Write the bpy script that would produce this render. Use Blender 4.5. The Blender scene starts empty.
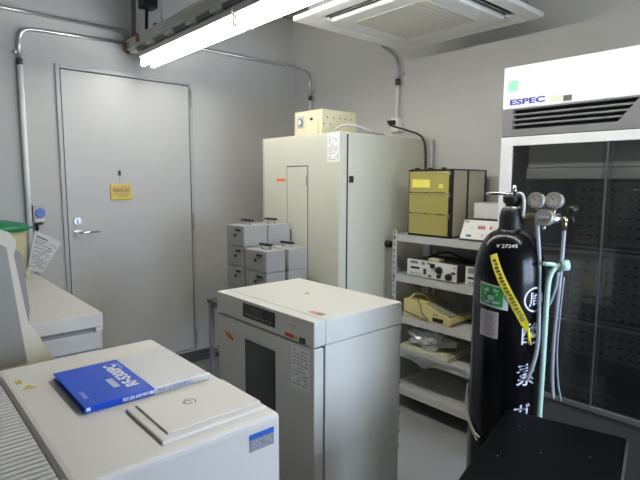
import bpy, bmesh, math, random
from mathutils import Vector, Matrix
random.seed(7)
SC = bpy.context.scene
COL = SC.collection

# ------------------------------------------------------------------ camera
def make_camera():
    yaw, pitch, roll = map(math.radians, (41.3246, 6.66696, -0.23096))
    f = Vector((math.sin(yaw)*math.cos(pitch), math.cos(yaw)*math.cos(pitch), -math.sin(pitch)))
    r = Vector((math.cos(yaw), -math.sin(yaw), 0)); d = f.cross(r)
    c, s = math.cos(roll), math.sin(roll)
    R, D = c*r + s*d, -s*r + c*d
    m = Matrix(((R.x, -D.x, -f.x, 0), (R.y, -D.y, -f.y, 0), (R.z, -D.z, -f.z, 1.53), (0, 0, 0, 1)))
    cam = bpy.data.cameras.new('camera'); cam.sensor_width = 36; cam.lens = 503.156/640*36
    cam.clip_start = 0.02
    o = bpy.data.objects.new('camera', cam); COL.objects.link(o); o.matrix_world = m
    SC.camera = o
make_camera()

# ------------------------------------------------------------------ world, daylight, exposure
SC.view_settings.view_transform = 'Standard'
SC.view_settings.look = 'None'
SC.view_settings.gamma = 1.0
SC.view_settings.use_curve_mapping = False
SC.view_settings.exposure = 0.0
W = bpy.data.worlds.new('overcast_sky'); SC.world = W; W.use_nodes = True
W.node_tree.nodes['Background'].inputs['Color'].default_value = (0.62, 0.76, 1.0, 1)
W.node_tree.nodes['Background'].inputs['Strength'].default_value = 1.2
# daylight entering through the window in the wall behind the camera
WX0, WX1, WZ0, WZ1 = 1.0, 2.4, 0.85, 1.85
WY = -1.05
def daylight():
    l = bpy.data.lights.new('window_daylight', 'AREA'); l.shape = 'RECTANGLE'
    l.size = WX1-WX0-0.1; l.size_y = WZ1-WZ0-0.1
    l.energy = 74; l.color = (0.66, 0.78, 1.0)
    o = bpy.data.objects.new('window_daylight', l); COL.objects.link(o)
    o.location = ((WX0+WX1)/2, WY-0.14, (WZ0+WZ1)/2)
    o.rotation_euler = (math.radians(90), 0, 0)     # points towards +Y
daylight()
TUBE_STRENGTH = 30.0

# ------------------------------------------------------------------ materials
MATS = {}
def mat(name, col, rough=0.5, metal=0.0, var=0.05, scale=8.0, bump=0.0, bscale=200.0, emit=0.0, coat=0.0, spec=0.5):
    if name in MATS: return MATS[name]
    m = bpy.data.materials.new(name); m.use_nodes = True; nt = m.node_tree
    b = nt.nodes['Principled BSDF']
    b.inputs['Roughness'].default_value = rough; b.inputs['Metallic'].default_value = metal
    b.inputs['Coat Weight'].default_value = coat
    b.inputs['Specular IOR Level'].default_value = spec
    tc = nt.nodes.new('ShaderNodeTexCoord')
    if var > 0:
        n = nt.nodes.new('ShaderNodeTexNoise'); n.inputs['Scale'].default_value = scale; n.inputs['Detail'].default_value = 5
        nt.links.new(tc.outputs['Object'], n.inputs['Vector'])
        r = nt.nodes.new('ShaderNodeValToRGB')
        r.color_ramp.elements[0].position = 0.3; r.color_ramp.elements[1].position = 0.7
        r.color_ramp.elements[0].color = tuple(max(0, c*(1-var)) for c in col) + (1,)
        r.color_ramp.elements[1].color = tuple(min(1, c*(1+var)) for c in col) + (1,)
        nt.links.new(n.outputs['Fac'], r.inputs['Fac']); nt.links.new(r.outputs['Color'], b.inputs['Base Color'])
    else:
        b.inputs['Base Color'].default_value = tuple(col) + (1,)
    if bump > 0:
        n2 = nt.nodes.new('ShaderNodeTexNoise'); n2.inputs['Scale'].default_value = bscale
        nt.links.new(tc.outputs['Object'], n2.inputs['Vector'])
        bp = nt.nodes.new('ShaderNodeBump'); bp.inputs['Strength'].default_value = bump; bp.inputs['Distance'].default_value = 0.002
        nt.links.new(n2.outputs['Fac'], bp.inputs['Height']); nt.links.new(bp.outputs['Normal'], b.inputs['Normal'])
    if emit > 0:
        b.inputs['Emission Color'].default_value = tuple(col) + (1,); b.inputs['Emission Strength'].default_value = emit
    MATS[name] = m
    return m
def clear(name, tint, opacity, rough=0.08, gloss=0.12):
    """see-through sheet: part transparent, part tinted diffuse, part glossy"""
    if name in MATS: return MATS[name]
    m = bpy.data.materials.new(name); m.use_nodes = True; nt = m.node_tree; nt.nodes.clear()
    out = nt.nodes.new('ShaderNodeOutputMaterial')
    t = nt.nodes.new('ShaderNodeBsdfTransparent'); t.inputs['Color'].default_value = tuple(0.8+0.2*c for c in tint) + (1,)
    d = nt.nodes.new('ShaderNodeBsdfDiffuse'); d.inputs['Color'].default_value = tuple(tint) + (1,)
    g = nt.nodes.new('ShaderNodeBsdfGlossy'); g.inputs['Roughness'].default_value = rough
    m1 = nt.nodes.new('ShaderNodeMixShader'); m1.inputs[0].default_value = opacity
    nt.links.new(t.outputs[0], m1.inputs[1]); nt.links.new(d.outputs[0], m1.inputs[2])
    fr = nt.nodes.new('ShaderNodeFresnel'); fr.inputs['IOR'].default_value = 1.45
    mu = nt.nodes.new('ShaderNodeMath'); mu.operation = 'ADD'; mu.inputs[1].default_value = gloss - 0.035
    nt.links.new(fr.outputs[0], mu.inputs[0])
    m2 = nt.nodes.new('ShaderNodeMixShader'); nt.links.new(mu.outputs[0], m2.inputs[0])
    nt.links.new(m1.outputs[0], m2.inputs[1]); nt.links.new(g.outputs[0], m2.inputs[2])
    nt.links.new(m2.outputs[0], out.inputs['Surface'])
    MATS[name] = m
    return m

WALL   = mat('grey_wall_paint', (0.54, 0.54, 0.525), 0.7, var=0.03, scale=1.5, bump=0.08, bscale=120)
FLOOR  = mat('grey_vinyl_floor', (0.27, 0.27, 0.265), 0.35, var=0.07, scale=5)
CEIL   = mat('ceiling_slab', (0.30, 0.30, 0.30), 0.85, var=0.06, scale=3)
DOORM  = mat('door_paint', (0.54, 0.54, 0.53), 0.42, var=0.02, scale=2)
FRAMEM = mat('door_frame_paint', (0.46, 0.465, 0.47), 0.4, var=0.02)
BASEM  = mat('dark_baseboard', (0.09, 0.09, 0.09), 0.5, var=0.1)
STEEL  = mat('brushed_steel', (0.55, 0.55, 0.56), 0.3, 1.0, var=0.08, scale=30)
ZINC   = mat('zinc_conduit', (0.68, 0.68, 0.68), 0.28, 0.9, var=0.1, scale=25)
CHROME = mat('chrome', (0.75, 0.75, 0.76), 0.12, 1.0, var=0.0)
BRASS  = mat('brass', (0.42, 0.35, 0.22), 0.3, 1.0, var=0.1, scale=30)
PVC    = mat('white_pvc', (0.88, 0.88, 0.86), 0.45, var=0.03)
WHITE  = mat('white_enamel', (0.74, 0.74, 0.72), 0.35, var=0.02)
IVORY  = mat('ivory_enamel', (0.66, 0.66, 0.56), 0.4, var=0.02, scale=3)
INCW   = mat('incubator_enamel', (0.72, 0.72, 0.67), 0.35, var=0.02, scale=3)
CREAM  = mat('cream_plastic', (0.68, 0.59, 0.26), 0.5, var=0.04)
CREAMM = mat('cream_metal', (0.74, 0.70, 0.47), 0.45, var=0.03)
INSTR  = mat('instrument_offwhite', (0.70, 0.685, 0.64), 0.45, var=0.015, scale=4, bump=0.05, bscale=500)
BEIGE  = mat('beige_plastic', (0.66, 0.63, 0.52), 0.5, var=0.03)
BENCHW = mat('bench_laminate', (0.62, 0.61, 0.57), 0.45, var=0.02)
LGREY  = mat('light_grey_steel', (0.50, 0.50, 0.50), 0.45, var=0.04, scale=10)
SHELFM = mat('shelf_steel', (0.52, 0.52, 0.49), 0.45, var=0.05, scale=12)
BOXM   = mat('grey_drawer_paint', (0.38, 0.38, 0.375), 0.5, var=0.03)
BOXT   = mat('grey_drawer_front', (0.33, 0.33, 0.32), 0.5, var=0.03)
MGREY  = mat('mid_grey', (0.22, 0.22, 0.22), 0.5, var=0.05)
DGREY  = mat('dark_grey', (0.06, 0.06, 0.06), 0.5, var=0.1)
BLACK  = mat('black_plastic', (0.012, 0.012, 0.012), 0.45, var=0.1)
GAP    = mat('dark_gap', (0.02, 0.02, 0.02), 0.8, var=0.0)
RUBBER = mat('black_rubber', (0.015, 0.015, 0.015), 0.6, var=0.0)
PAPER  = mat('white_paper', (0.72, 0.72, 0.71), 0.7, var=0.02)
INK    = mat('grey_ink', (0.22, 0.22, 0.22), 0.7, var=0.0)
DINK   = mat('black_ink', (0.02, 0.02, 0.02), 0.7, var=0.0)

# ------------------------------------------------------------------ mesh builder
OFF = {}
class B:
    def __init__(s): s.bm = bmesh.new()
    def box(s, x0, x1, y0, y1, z0, z1, bev=0.0, seg=2, rot=None, about=None):
        x0, x1 = sorted((x0, x1)); y0, y1 = sorted((y0, y1)); z0, z1 = sorted((z0, z1))
        r = bmesh.ops.create_cube(s.bm, size=1.0); vs = r['verts']
        for v in vs:
            v.co = Vector(((x0+x1)/2+v.co.x*(x1-x0), (y0+y1)/2+v.co.y*(y1-y0), (z0+z1)/2+v.co.z*(z1-z0)))
        if rot is not None:
            c = Vector(about) if about is not None else Vector(((x0+x1)/2, (y0+y1)/2, (z0+z1)/2))
            for v in vs: v.co = c + rot @ (v.co-c)
        if bev > 0:
            es = list({e for v in vs for e in v.link_edges})
            bmesh.ops.bevel(s.bm, geom=es, offset=bev, segments=seg, profile=0.6, affect='EDGES')
        return s
    def cyl(s, p0, p1, r0, r1=None, n=20, caps=True):
        r1 = r0 if r1 is None else r1
        p0, p1 = Vector(p0), Vector(p1); ax = (p1-p0).normalized()
        u = ax.orthogonal().normalized(); w = ax.cross(u)
        A, C = [], []
        for i in range(n):
            a = 2*math.pi*i/n; q = u*math.cos(a)+w*math.sin(a)
            A.append(s.bm.verts.new(p0+q*r0)); C.append(s.bm.verts.new(p1+q*r1))
        for i in range(n):
            j = (i+1) % n
            f = s.bm.faces.new((A[i], A[j], C[j], C[i])); f.smooth = True
        if caps:
            s.bm.faces.new(A[::-1]); s.bm.faces.new(C)
        return s
    def tube(s, pts, r, n=8, smooth=0, radii=None):
        P = [Vector(p) for p in pts]
        if smooth: P = spline(P, smooth)
        rings = []; u = None
        for i, p in enumerate(P):
            t = (P[min(i+1, len(P)-1)] - P[max(i-1, 0)]).normalized()
            u = t.orthogonal().normalized() if u is None else (u - t*u.dot(t)).normalized()
            w = t.cross(u); rr = radii(i/(len(P)-1)) if radii else r
            rings.append([s.bm.verts.new(p+(u*math.cos(2*math.pi*k/n)+w*math.sin(2*math.pi*k/n))*rr) for k in range(n)])
        for a, b in zip(rings, rings[1:]):
            for k in range(n):
                f = s.bm.faces.new((a[k], a[(k+1) % n], b[(k+1) % n], b[k])); f.smooth = True
        s.bm.faces.new(rings[0][::-1]); s.bm.faces.new(rings[-1])
        return s
    def prism(s, poly, axis, a, b):
        """poly in the two other axes (cyclic order x->yz, y->xz, z->xy), extruded a..b along axis"""
        def P(p, t):
            return {'x': (t, p[0], p[1]), 'y': (p[0], t, p[1]), 'z': (p[0], p[1], t)}[axis]
        A = [s.bm.verts.new(P(p, a)) for p in poly]; C = [s.bm.verts.new(P(p, b)) for p in poly]
        n = len(poly)
        s.bm.faces.new(A[::-1]); s.bm.faces.new(C)
        for i in range(n): s.bm.faces.new((A[i], A[(i+1) % n], C[(i+1) % n], C[i]))
        return s
    def lathe(s, prof, c, n=40):
        """prof list of (radius, z), around the vertical axis at c=(x,y)"""
        rings = []
        for r, z in prof:
            if r < 1e-6: rings.append([s.bm.verts.new((c[0], c[1], z))])
            else: rings.append([s.bm.verts.new((c[0]+r*math.cos(2*math.pi*k/n), c[1]+r*math.sin(2*math.pi*k/n), z)) for k in range(n)])
        for a, b in zip(rings, rings[1:]):
            for k in range(n):
                j = (k+1) % n
                if len(a) == 1 and len(b) == 1: continue
                if len(a) == 1: f = s.bm.faces.new((a[0], b[j], b[k]))
                elif len(b) == 1: f = s.bm.faces.new((a[k], a[j], b[0]))
                else: f = s.bm.faces.new((a[k], a[j], b[j], b[k]))
                f.smooth = True
        for rg, rev in ((rings[0], True), (rings[-1], False)):
            if len(rg) > 1: s.bm.faces.new(rg[::-1] if rev else rg)
        return s
    def quad(s, pts):
        s.bm.faces.new([s.bm.verts.new(p) for p in pts]); return s
    def map(s, fn):
        for v in s.bm.verts: v.co = Vector(fn(v.co))
        return s
    def build(s, name, m, parent=None):
        bmesh.ops.recalc_face_normals(s.bm, faces=s.bm.faces)
        me = bpy.data.meshes.new(name)
        if parent is not None:
            off = OFF.get(parent, Vector((0, 0, 0)))
        else:
            xs = [v.co for v in s.bm.verts]
            off = Vector((sum(v.x for v in xs)/len(xs), sum(v.y for v in xs)/len(xs), min(v.z for v in xs)))
        for v in s.bm.verts: v.co -= off
        s.bm.to_mesh(me); s.bm.free(); me.materials.append(m)
        o = bpy.data.objects.new(name, me); COL.objects.link(o)
        if parent is not None: o.parent = parent
        else: o.location = off
        OFF[o] = off
        return o
def spline(P, k):
    out = []
    for i in range(len(P)-1):
        p0, p1, p2, p3 = P[max(i-1, 0)], P[i], P[i+1], P[min(i+2, len(P)-1)]
        for j in range(k):
            t = j/k
            out.append(0.5*((2*p1)+(p2-p0)*t+(2*p0-5*p1+4*p2-p3)*t*t+(3*p1-p0-3*p2+p3)*t**3))
    out.append(P[-1]); return out
def bend(points, r, n=6):
    """polyline with rounded corners of radius r"""
    P = [Vector(p) for p in points]; out = [P[0]]
    for a, b, c in zip(P, P[1:], P[2:]):
        d0 = (a-b).normalized(); d1 = (c-b).normalized()
        s, e = b+d0*r, b+d1*r
        for i in range(n+1):
            t = i/n; out.append(s*(1-t)**2 + b*2*t*(1-t) + e*t*t)
    out.append(P[-1]); return out
def tag(o, label, cat, group=None):
    o['label'] = label; o['category'] = cat
    if group: o['group'] = group
    return o
def thing(name, label, cat, loc, group=None):
    o = bpy.data.objects.new(name, None); COL.objects.link(o); o.location = loc; o.empty_display_size = 0.05
    OFF[o] = Vector(loc)
    return tag(o, label, cat, group)
def struct(o): o['kind'] = 'structure'; return o
def stuff(o): o['kind'] = 'stuff'; return o
def relabel(o, t): o['label'] = t; return o
def bx(name, m, parent, x0, x1, y0, y1, z0, z1, bev=0.0, seg=2):
    return B().box(x0, x1, y0, y1, z0, z1, bev, seg).build(name, m, parent)
def copy_tree(o, parent=None):
    c = o.copy(); COL.objects.link(c); OFF[c] = OFF[o]
    if parent is not None: c.parent = parent
    for ch in list(o.children): copy_tree(ch, c)
    return c
def text(s, size, m, parent, loc, right, up, name='lettering', width=None, fmap=None, thick=0.0006, bold=0.0):
    """flat lettering as a mesh; loc is its centre, right/up its directions"""
    cu = bpy.data.curves.new(name, 'FONT'); cu.body = s; cu.size = 1.0
    cu.align_x = 'CENTER'; cu.align_y = 'CENTER'; cu.extrude = 0.0; cu.resolution_u = 3; cu.offset = bold
    t = bpy.data.objects.new(name, cu); COL.objects.link(t)
    bpy.context.view_layer.update()
    me = bpy.data.meshes.new_from_object(t.evaluated_get(bpy.context.evaluated_depsgraph_get()))
    bpy.data.objects.remove(t); bpy.data.curves.remove(cu)
    me.name = name
    if len(me.vertices) == 0: return None
    xs = [v.co.x for v in me.vertices]; ys = [v.co.y for v in me.vertices]
    cx, cy = (min(xs)+max(xs))/2, (min(ys)+max(ys))/2
    ky = size/max(1e-6, max(ys)-min(ys)); kx = ky if width is None else width/max(1e-6, max(xs)-min(xs))
    R, U = Vector(right).normalized(), Vector(up).normalized(); N = R.cross(U)
    off = OFF.get(parent, Vector((0, 0, 0)))
    for v in me.vertices:
        a, b = (v.co.x-cx)*kx, (v.co.y-cy)*ky
        p = fmap(a, b) if fmap else Vector(loc)+R*a+U*b+N*thick
        v.co = Vector(p)-off
    me.materials.clear(); me.materials.append(m)
    o = bpy.data.objects.new(name, me); COL.objects.link(o); o.parent = parent; OFF[o] = off
    return o
def printed(parent, m, origin, right, up, w, h, lines, name='printed_text', seed=1, th=0.0006, fill=0.45):
    """rows of small print on a sheet; origin is the sheet's lower left corner"""
    rnd = random.Random(seed); b = B(); R, U = Vector(right).normalized(), Vector(up).normalized(); N = R.cross(U); O = Vector(origin)
    for i in range(lines):
        z = h*(0.94-0.88*(i+0.5)/lines); hh = h*0.88/lines*fill/2; x = w*0.08
        while x < w*0.9:
            L = w*rnd.uniform(0.08, 0.3); e = min(x+L, w*0.92)
            if rnd.random() < 0.85:
                b.quad([O+R*x+U*(z-hh)+N*th, O+R*e+U*(z-hh)+N*th, O+R*e+U*(z+hh)+N*th, O+R*x+U*(z+hh)+N*th])
            x = e+w*0.03
    return stuff(b.build(name, m, parent))

# ================================================================== THE ROOM
YA, XB, XW, YS, ZC = 3.807, 3.015, -3.0, WY, 3.0
struct(B().box(XW-0.1, XB+0.1, YS-0.1, YA+0.1, -0.08, 0).build('floor', FLOOR))
struct(B().box(XW-0.1, XB+0.1, YS-0.1, YA+0.1, ZC, ZC+0.1).build('ceiling', CEIL))
DX0, DX1, DZ0, DZ1 = 0.963, 1.965, 0.10, 2.31      # door opening
b = B(); b.box(XW-0.1, DX0, YA, YA+0.1, 0, ZC); b.box(DX1, XB+0.1, YA, YA+0.1, 0, ZC)
b.box(DX0, DX1, YA, YA+0.1, DZ1, ZC); b.box(DX0, DX1, YA, YA+0.1, 0, DZ0)
struct(b.build('wall_north', WALL))
struct(B().box(XB, XB+0.1, YS-0.1, YA, 0, ZC).build('wall_east', WALL))
struct(B().box(XW-0.1, XW, YS-0.1, YA, 0, ZC).build('wall_west', WALL))
b = B(); b.box(XW, WX0, YS-0.1, YS, 0, ZC); b.box(WX1, XB, YS-0.1, YS, 0, ZC)
b.box(WX0, WX1, YS-0.1, YS, 0, WZ0); b.box(WX0, WX1, YS-0.1, YS, WZ1, ZC)
struct(b.build('wall_south', WALL))
# window behind the camera
b = B()
for x in (WX0, (WX0+WX1)/2-0.02, WX1-0.04): b.box(x, x+0.04, YS-0.08, YS-0.02, WZ0, WZ1)
for z in (WZ0, WZ1-0.04): b.box(WX0+0.04, (WX0+WX1)/2-0.02, YS-0.08, YS-0.02, z, z+0.04); b.box((WX0+WX1)/2+0.02, WX1-0.04, YS-0.08, YS-0.02, z, z+0.04)
win = struct(b.build('window_1', WHITE))
GLASS = clear('window_glass', (0.9, 0.95, 0.95), 0.02, 0.02, 0.06)
for x0, x1 in ((WX0+0.04, (WX0+WX1)/2-0.02), ((WX0+WX1)/2+0.02, WX1-0.04)):
    B().box(x0, x1, YS-0.052, YS-0.048, WZ0+0.04, WZ1-0.04).build('pane', GLASS, win)
# baseboards
struct(B().box(XW, XB-0.012, YA-0.012, YA, 0, 0.095, 0.003).build('baseboard_north', BASEM))
struct(B().box(XB-0.012, XB, YS, YA-0.012, 0, 0.095, 0.003).build('baseboard_east', BASEM))
# door
dr = bpy.data.objects.new('door_1', None); COL.objects.link(dr); dr.location = ((DX0+DX1)/2, YA, 0.10); OFF[dr] = Vector(dr.location); struct(dr)
b = B(); fy0, fy1 = YA-0.014, YA+0.08
b.box(DX0, DX0+0.026, fy0, fy1, DZ0, DZ1, 0.003); b.box(DX1-0.026, DX1, fy0, fy1, DZ0, DZ1, 0.003)
b.box(DX0+0.026, DX1-0.026, fy0, fy1, DZ1-0.026, DZ1, 0.003); b.box(DX0+0.026, DX1-0.026, fy0+0.006, fy1, DZ0, DZ0+0.016, 0.002)
b.build('door_frame', FRAMEM, dr)
bx('gasket', GAP, dr, DX0+0.026, DX1-0.026, YA+0.012, YA+0.05, DZ0+0.016, DZ1-0.026)
bx('door_leaf', DOORM, dr, DX0+0.033, DX1-0.033, YA-0.006, YA+0.03, DZ0+0.022, DZ1-0.033, 0.002)
for z in (2.18, 1.2, 0.22):
    B().box(DX1-0.034, DX1-0.020, YA-0.026, YA-0.0145, z-0.07, z+0.07, 0.003).build('hinge', CHROME, dr)
h = B(); h.cyl((1.052, YA-0.006, 1.16), (1.052, YA-0.018, 1.16), 0.026); h.cyl((1.052, YA-0.018, 1.16), (1.052, YA-0.055, 1.16), 0.011)
h.tube(bend([(1.052, YA-0.05, 1.16), (1.10, YA-0.055, 1.163), (1.185, YA-0.05, 1.163)], 0.02), 0.009, 10)
h.build('lever_handle', CHROME, dr)
h = B(); h.cyl((1.055, YA-0.006, 1.243), (1.055, YA-0.020, 1.243), 0.026); h.box(1.051, 1.059, YA-0.032, YA-0.02, 1.225, 1.261, 0.002)
h.build('thumb_turn', STEEL, dr)
h = B(); h.box(1.352, 1.372, YA-0.014, YA-0.006, 1.565, 1.602, 0.003); h.cyl((1.362, YA-0.02, 1.575), (1.362, YA-0.014, 1.575), 0.004, n=10)
h.build('magnet_hook', DGREY, dr)
# door sign
SIGN = mat('yellow_sign', (0.75, 0.58, 0.07), 0.45, var=0.08, scale=60)
SIGNP = mat('pale_ochre', (0.62, 0.44, 0.16), 0.5, var=0.1, scale=80)
sg = thing('door_sign', 'yellow plastic sign with a short printed notice hung on the grey door', 'sign', (1.368, YA-0.012, 1.388))
bx('sign_board', SIGN, sg, 1.290, 1.447, YA-0.016, YA-0.007, 1.388, 1.501, 0.003)
bx('printed_field', SIGNP, sg, 1.304, 1.435, YA-0.0168, YA-0.016, 1.42, 1.488)
B().tube([(1.362, YA-0.011, 1.5), (1.3615, YA-0.012, 1.573)], 0.0012, 6).build('hanging_wire', STEEL, sg)
BROWN = mat('brown_ink', (0.10, 0.05, 0.02), 0.7, var=0.0)
text('関係者以外', 0.026, BROWN, sg, (1.370, YA-0.017, 1.458), (1, 0, 0), (0, 0, 1), width=0.118)
text('立入禁止', 0.016, BROWN, sg, (1.375, YA-0.017, 1.418), (1, 0, 0), (0, 0, 1), width=0.07)

# ------------------------------------------------------------------ conduits
cp = thing('conduit_pipe', 'straight steel conduit running high along the door wall into the light rail', 'pipe', (0.4, YA-0.03, 2.60))
B().tube([(XW+0.01, YA-0.025, 2.612), (1.53, YA-0.025, 2.60)], 0.0125, 12).build('steel_tube', ZINC, cp)
B().box(-0.5, -0.47, YA-0.045, YA, 2.59, 2.635, 0.003).build('pipe_clip', STEEL, cp)
cp = thing('conduit_pipe', 'bent steel conduit dropping beside the door into a white plastic pipe', 'pipe', (0.75, YA-0.03, 0.92))
B().tube(bend([(1.43, YA-0.025, 2.52), (0.755, YA-0.025, 2.495), (0.753, YA-0.025, 2.29)], 0.09, 8), 0.0125, 12).build('steel_tube', ZINC, cp)
b = B(); b.box(0.725, 0.795, YA-0.03, YA, 2.335, 2.355, 0.003); b.cyl((0.745, YA-0.05, 2.345), (0.745, YA-0.03, 2.345), 0.005, n=8); b.build('pipe_clip', STEEL, cp)
B().cyl((0.753, YA-0.025, 2.265), (0.753, YA-0.025, 2.30), 0.019).build('coupling', DGREY, cp)
B().cyl((0.753, YA-0.025, 0.907), (0.753, YA-0.025, 2.265), 0.0165).build('plastic_tube', PVC, cp)
cp = thing('conduit_pipe', 'steel conduit running to the room corner and bending down behind the controller', 'pipe', (2.98, 3.55, 1.9))
B().tube(bend([(1.60, YA-0.028, 2.585), (XB-0.03, YA-0.028, 2.575), (XB-0.028, 3.56, 2.50), (XB-0.028, 3.536, 2.27)], 0.07, 8), 0.0125, 12).build('steel_tube', ZINC, cp)
b = B(); b.box(XB-0.03, XB, 3.50, 3.57, 2.325, 2.345, 0.003); b.build('pipe_clip', STEEL, cp)
B().cyl((XB-0.028, 3.536, 2.25), (XB-0.028, 3.536, 2.285), 0.019).build('coupling', DGREY, cp)
B().cyl((XB-0.028, 3.536, 0.12), (XB-0.028, 3.536, 2.25), 0.010).build('plastic_tube', PVC, cp)
cp = thing('conduit_pipe', 'steel conduit curving out from behind the ceiling air conditioner down the side wall', 'pipe', (2.98, 2.53, 1.9))
B().tube(bend([(XB-0.03, 2.75, 2.80), (XB-0.028, 2.72, 2.56), (XB-0.028, 2.53, 2.46), (XB-0.028, 2.525, 2.27)], 0.10, 8), 0.0125, 12).build('steel_tube', ZINC, cp)
b = B(); b.box(XB-0.03, XB, 2.48, 2.56, 2.315, 2.335, 0.003); b.cyl((XB-0.05, 2.49, 2.325), (XB-0.03, 2.49, 2.325), 0.006, n=8); b.build('pipe_clip', STEEL, cp)
B().cyl((XB-0.028, 2.525, 2.245), (XB-0.028, 2.525, 2.29), 0.019).build('coupling', DGREY, cp)
B().cyl((XB-0.028, 2.525, 2.0), (XB-0.028, 2.525, 2.245), 0.010).build('plastic_tube', PVC, cp)
bx('outlet_box', PVC, cp, XB-0.05, XB, 2.49, 2.57, 1.90, 2.005, 0.006)

# wall switch box with blue dial
BLUE = mat('blue_plastic', (0.10, 0.20, 0.62), 0.4, var=0.05)
sw = thing('wall_switch', 'small grey switch box with a round blue dial on the door wall', 'switch', (0.812, YA, 1.245))
bx('box', LGREY, sw, 0.773, 0.850, YA-0.05, YA, 1.247, 1.364, 0.006)
B().cyl((0.814, YA-0.05, 1.312), (0.814, YA-0.064, 1.312), 0.032, 0.028, 28).build('dial', BLUE, sw)
bx('plate', WHITE, sw, 0.784, 0.840, YA-0.053, YA-0.05, 1.256, 1.272)
b = B(); b.box(0.789, 0.829, YA-0.045, YA-0.012, 1.233, 1.247, 0.003); b.cyl((0.794, YA-0.03, 1.195), (0.794, YA-0.03, 1.236), 0.010, n=12)
b.build('cable_gland', BLACK, sw)
# tilted paper sheet
ps = thing('paper_sheet', 'crooked printed paper sheet hanging on the door wall below the switch box', 'paper', (0.85, YA-0.012, 0.89))
A_, B_, C_, D_ = [Vector((x, YA-0.046, z)) for x, z in ((0.718, 0.935), (0.806, 0.908), (0.935, 1.105), (0.776, 1.20))]
b = B(); bm = b.bm
def pv(u, v):
    p = (A_*(1-u)+B_*u)*(1-v)+(D_*(1-u)+C_*u)*v
    return p+Vector((0, -0.010*math.sin(u*3.1)*v-0.003, 0))
N_ = 6; G = [[bm.verts.new(pv(i/N_, j/N_)) for i in range(N_+1)] for j in range(N_+1)]
for j in range(N_):
    for i in range(N_): bm.faces.new((G[j][i], G[j][i+1], G[j+1][i+1], G[j+1][i])).smooth = True
b.build('sheet', PAPER, ps)
b = B(); rnd = random.Random(3)
def pq(u0, u1, v0, v1):
    b.quad([pv(u, v)+Vector((0, -0.002, 0)) for u, v in ((u0, v0), (u1, v0), (u1, v1), (u0, v1))])
pq(0.08, 0.52, 0.86, 0.90)
for i in range(15):
    v = 0.80-i*0.05; u = 0.08
    while u < 0.85:
        L = rnd.uniform(0.06, 0.2)
        if rnd.random() < 0.7 and not (0.62 < u+L/2 < 0.82 and 0.55 < v < 0.78): pq(u, min(u+L, 0.92), v, v+0.018)
        u += L+0.04
stuff(b.build('printed_text', INK, ps))
b = B()
for k in range(20):
    a0, a1 = 2*math.pi*k/20, 2*math.pi*(k+1)/20
    b.quad([pv(0.72+0.07*r*math.cos(a), 0.66+0.07*r*math.sin(a))+Vector((0, -0.0025, 0)) for r, a in ((0.6, a0), (1, a0), (1, a1), (0.6, a1))])
b.build('round_stamp', INK, ps)
pq_ = bx('pin', DGREY, ps, 0.785, 0.792, YA-0.056, YA-0.0005, 1.188, 1.195)

# ================================================================== LIGHT RAIL AND LAMPS
RX = 1.49
lr = thing('light_rail', 'grey metal raceway rail hung from rods above the fluorescent lamps', 'rail', (RX, 2.0, 2.44))
RACE = mat('raceway_paint', (0.66, 0.65, 0.58), 0.45, var=0.04)
b = B(); y0, y1 = -0.4, YA-0.03
b.box(RX-0.05, RX+0.05, y0, y1, 2.523, 2.53); b.box(RX-0.05, RX-0.045, y0, y1, 2.472, 2.523); b.box(RX+0.045, RX+0.05, y0, y1, 2.472, 2.523)
b.box(RX-0.05, RX+0.05, y0, y1, 2.466, 2.472); b.box(RX-0.056, RX-0.05, y0, y1, 2.520, 2.53); b.box(RX-0.056, RX-0.05, y0, y1, 2.466, 2.474)
b.build('channel', RACE, lr)
bx('gap_strip', MGREY, lr, RX-0.03, RX+0.03, y0+0.02, y1-0.02, 2.441, 2.466)
for k in range(14): bx('spacer', RACE, lr, RX-0.05, RX+0.05, 3.72-0.29*k-0.10, 3.72-0.29*k, 2.4405, 2.466, 0.002)
COPPER = mat('copper_red_cap', (0.35, 0.10, 0.05), 0.4, var=0.1)
b = B(); b.box(RX-0.052, RX+0.052, y1, y1+0.012, 2.45, 2.532, 0.004); b.build('end_cap', DGREY, lr)
b = B(); b.box(RX-0.066, RX-0.0565, y1-0.03, y1+0.012, 2.455, 2.515, 0.003); b.build('end_clip', COPPER, lr)
b = B(); b.box(RX-0.066, RX-0.0565, y1-0.25, y1-0.215, 2.48, 2.535, 0.003); b.build('hanger_clip', COPPER, lr)
for y in (3.27, 2.0, 0.7):
    B().cyl((RX, y, 2.53), (RX, y, ZC), 0.006, n=10).build('hanging_rod', STEEL, lr)
    b = B(); b.box(RX-0.056, RX+0.056, y-0.015, y+0.015, 2.53, 2.545, 0.002); b.cyl((RX, y, 2.545), (RX, y, 2.56), 0.013, n=6); b.build('hanger_bracket', DGREY, lr)
B().tube([(RX-0.02, YA-0.12, 2.53), (RX-0.025, YA-0.12, 2.60), (RX-0.02, YA-0.12, 2.75), (RX-0.02, YA-0.12, ZC)], 0.016, 10, smooth=6).build('flexible_conduit', mat('grey_flex', (0.2, 0.2, 0.2), 0.6, var=0.2, scale=90), lr)
jb = bx('junction_box', BLACK, lr, RX-0.045, RX+0.055, YA-0.36, YA-0.26, 2.70, 2.82, 0.008)
B().tube([(RX, YA-0.30, 2.70), (RX-0.005, YA-0.30, 2.60), (RX-0.01, YA-0.32, 2.56), (RX+0.01, YA-0.40, 2.535)], 0.012, 8, smooth=6).build('lamp_cable', BLACK, lr)
TUBE = mat('fluorescent_glow', (1.0, 0.975, 0.91), 0.4, var=0.0, emit=TUBE_STRENGTH)
LAMPM = mat('lamp_housing_paint', (0.66, 0.66, 0.64), 0.4, var=0.02)
LX = RX+0.02
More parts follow.
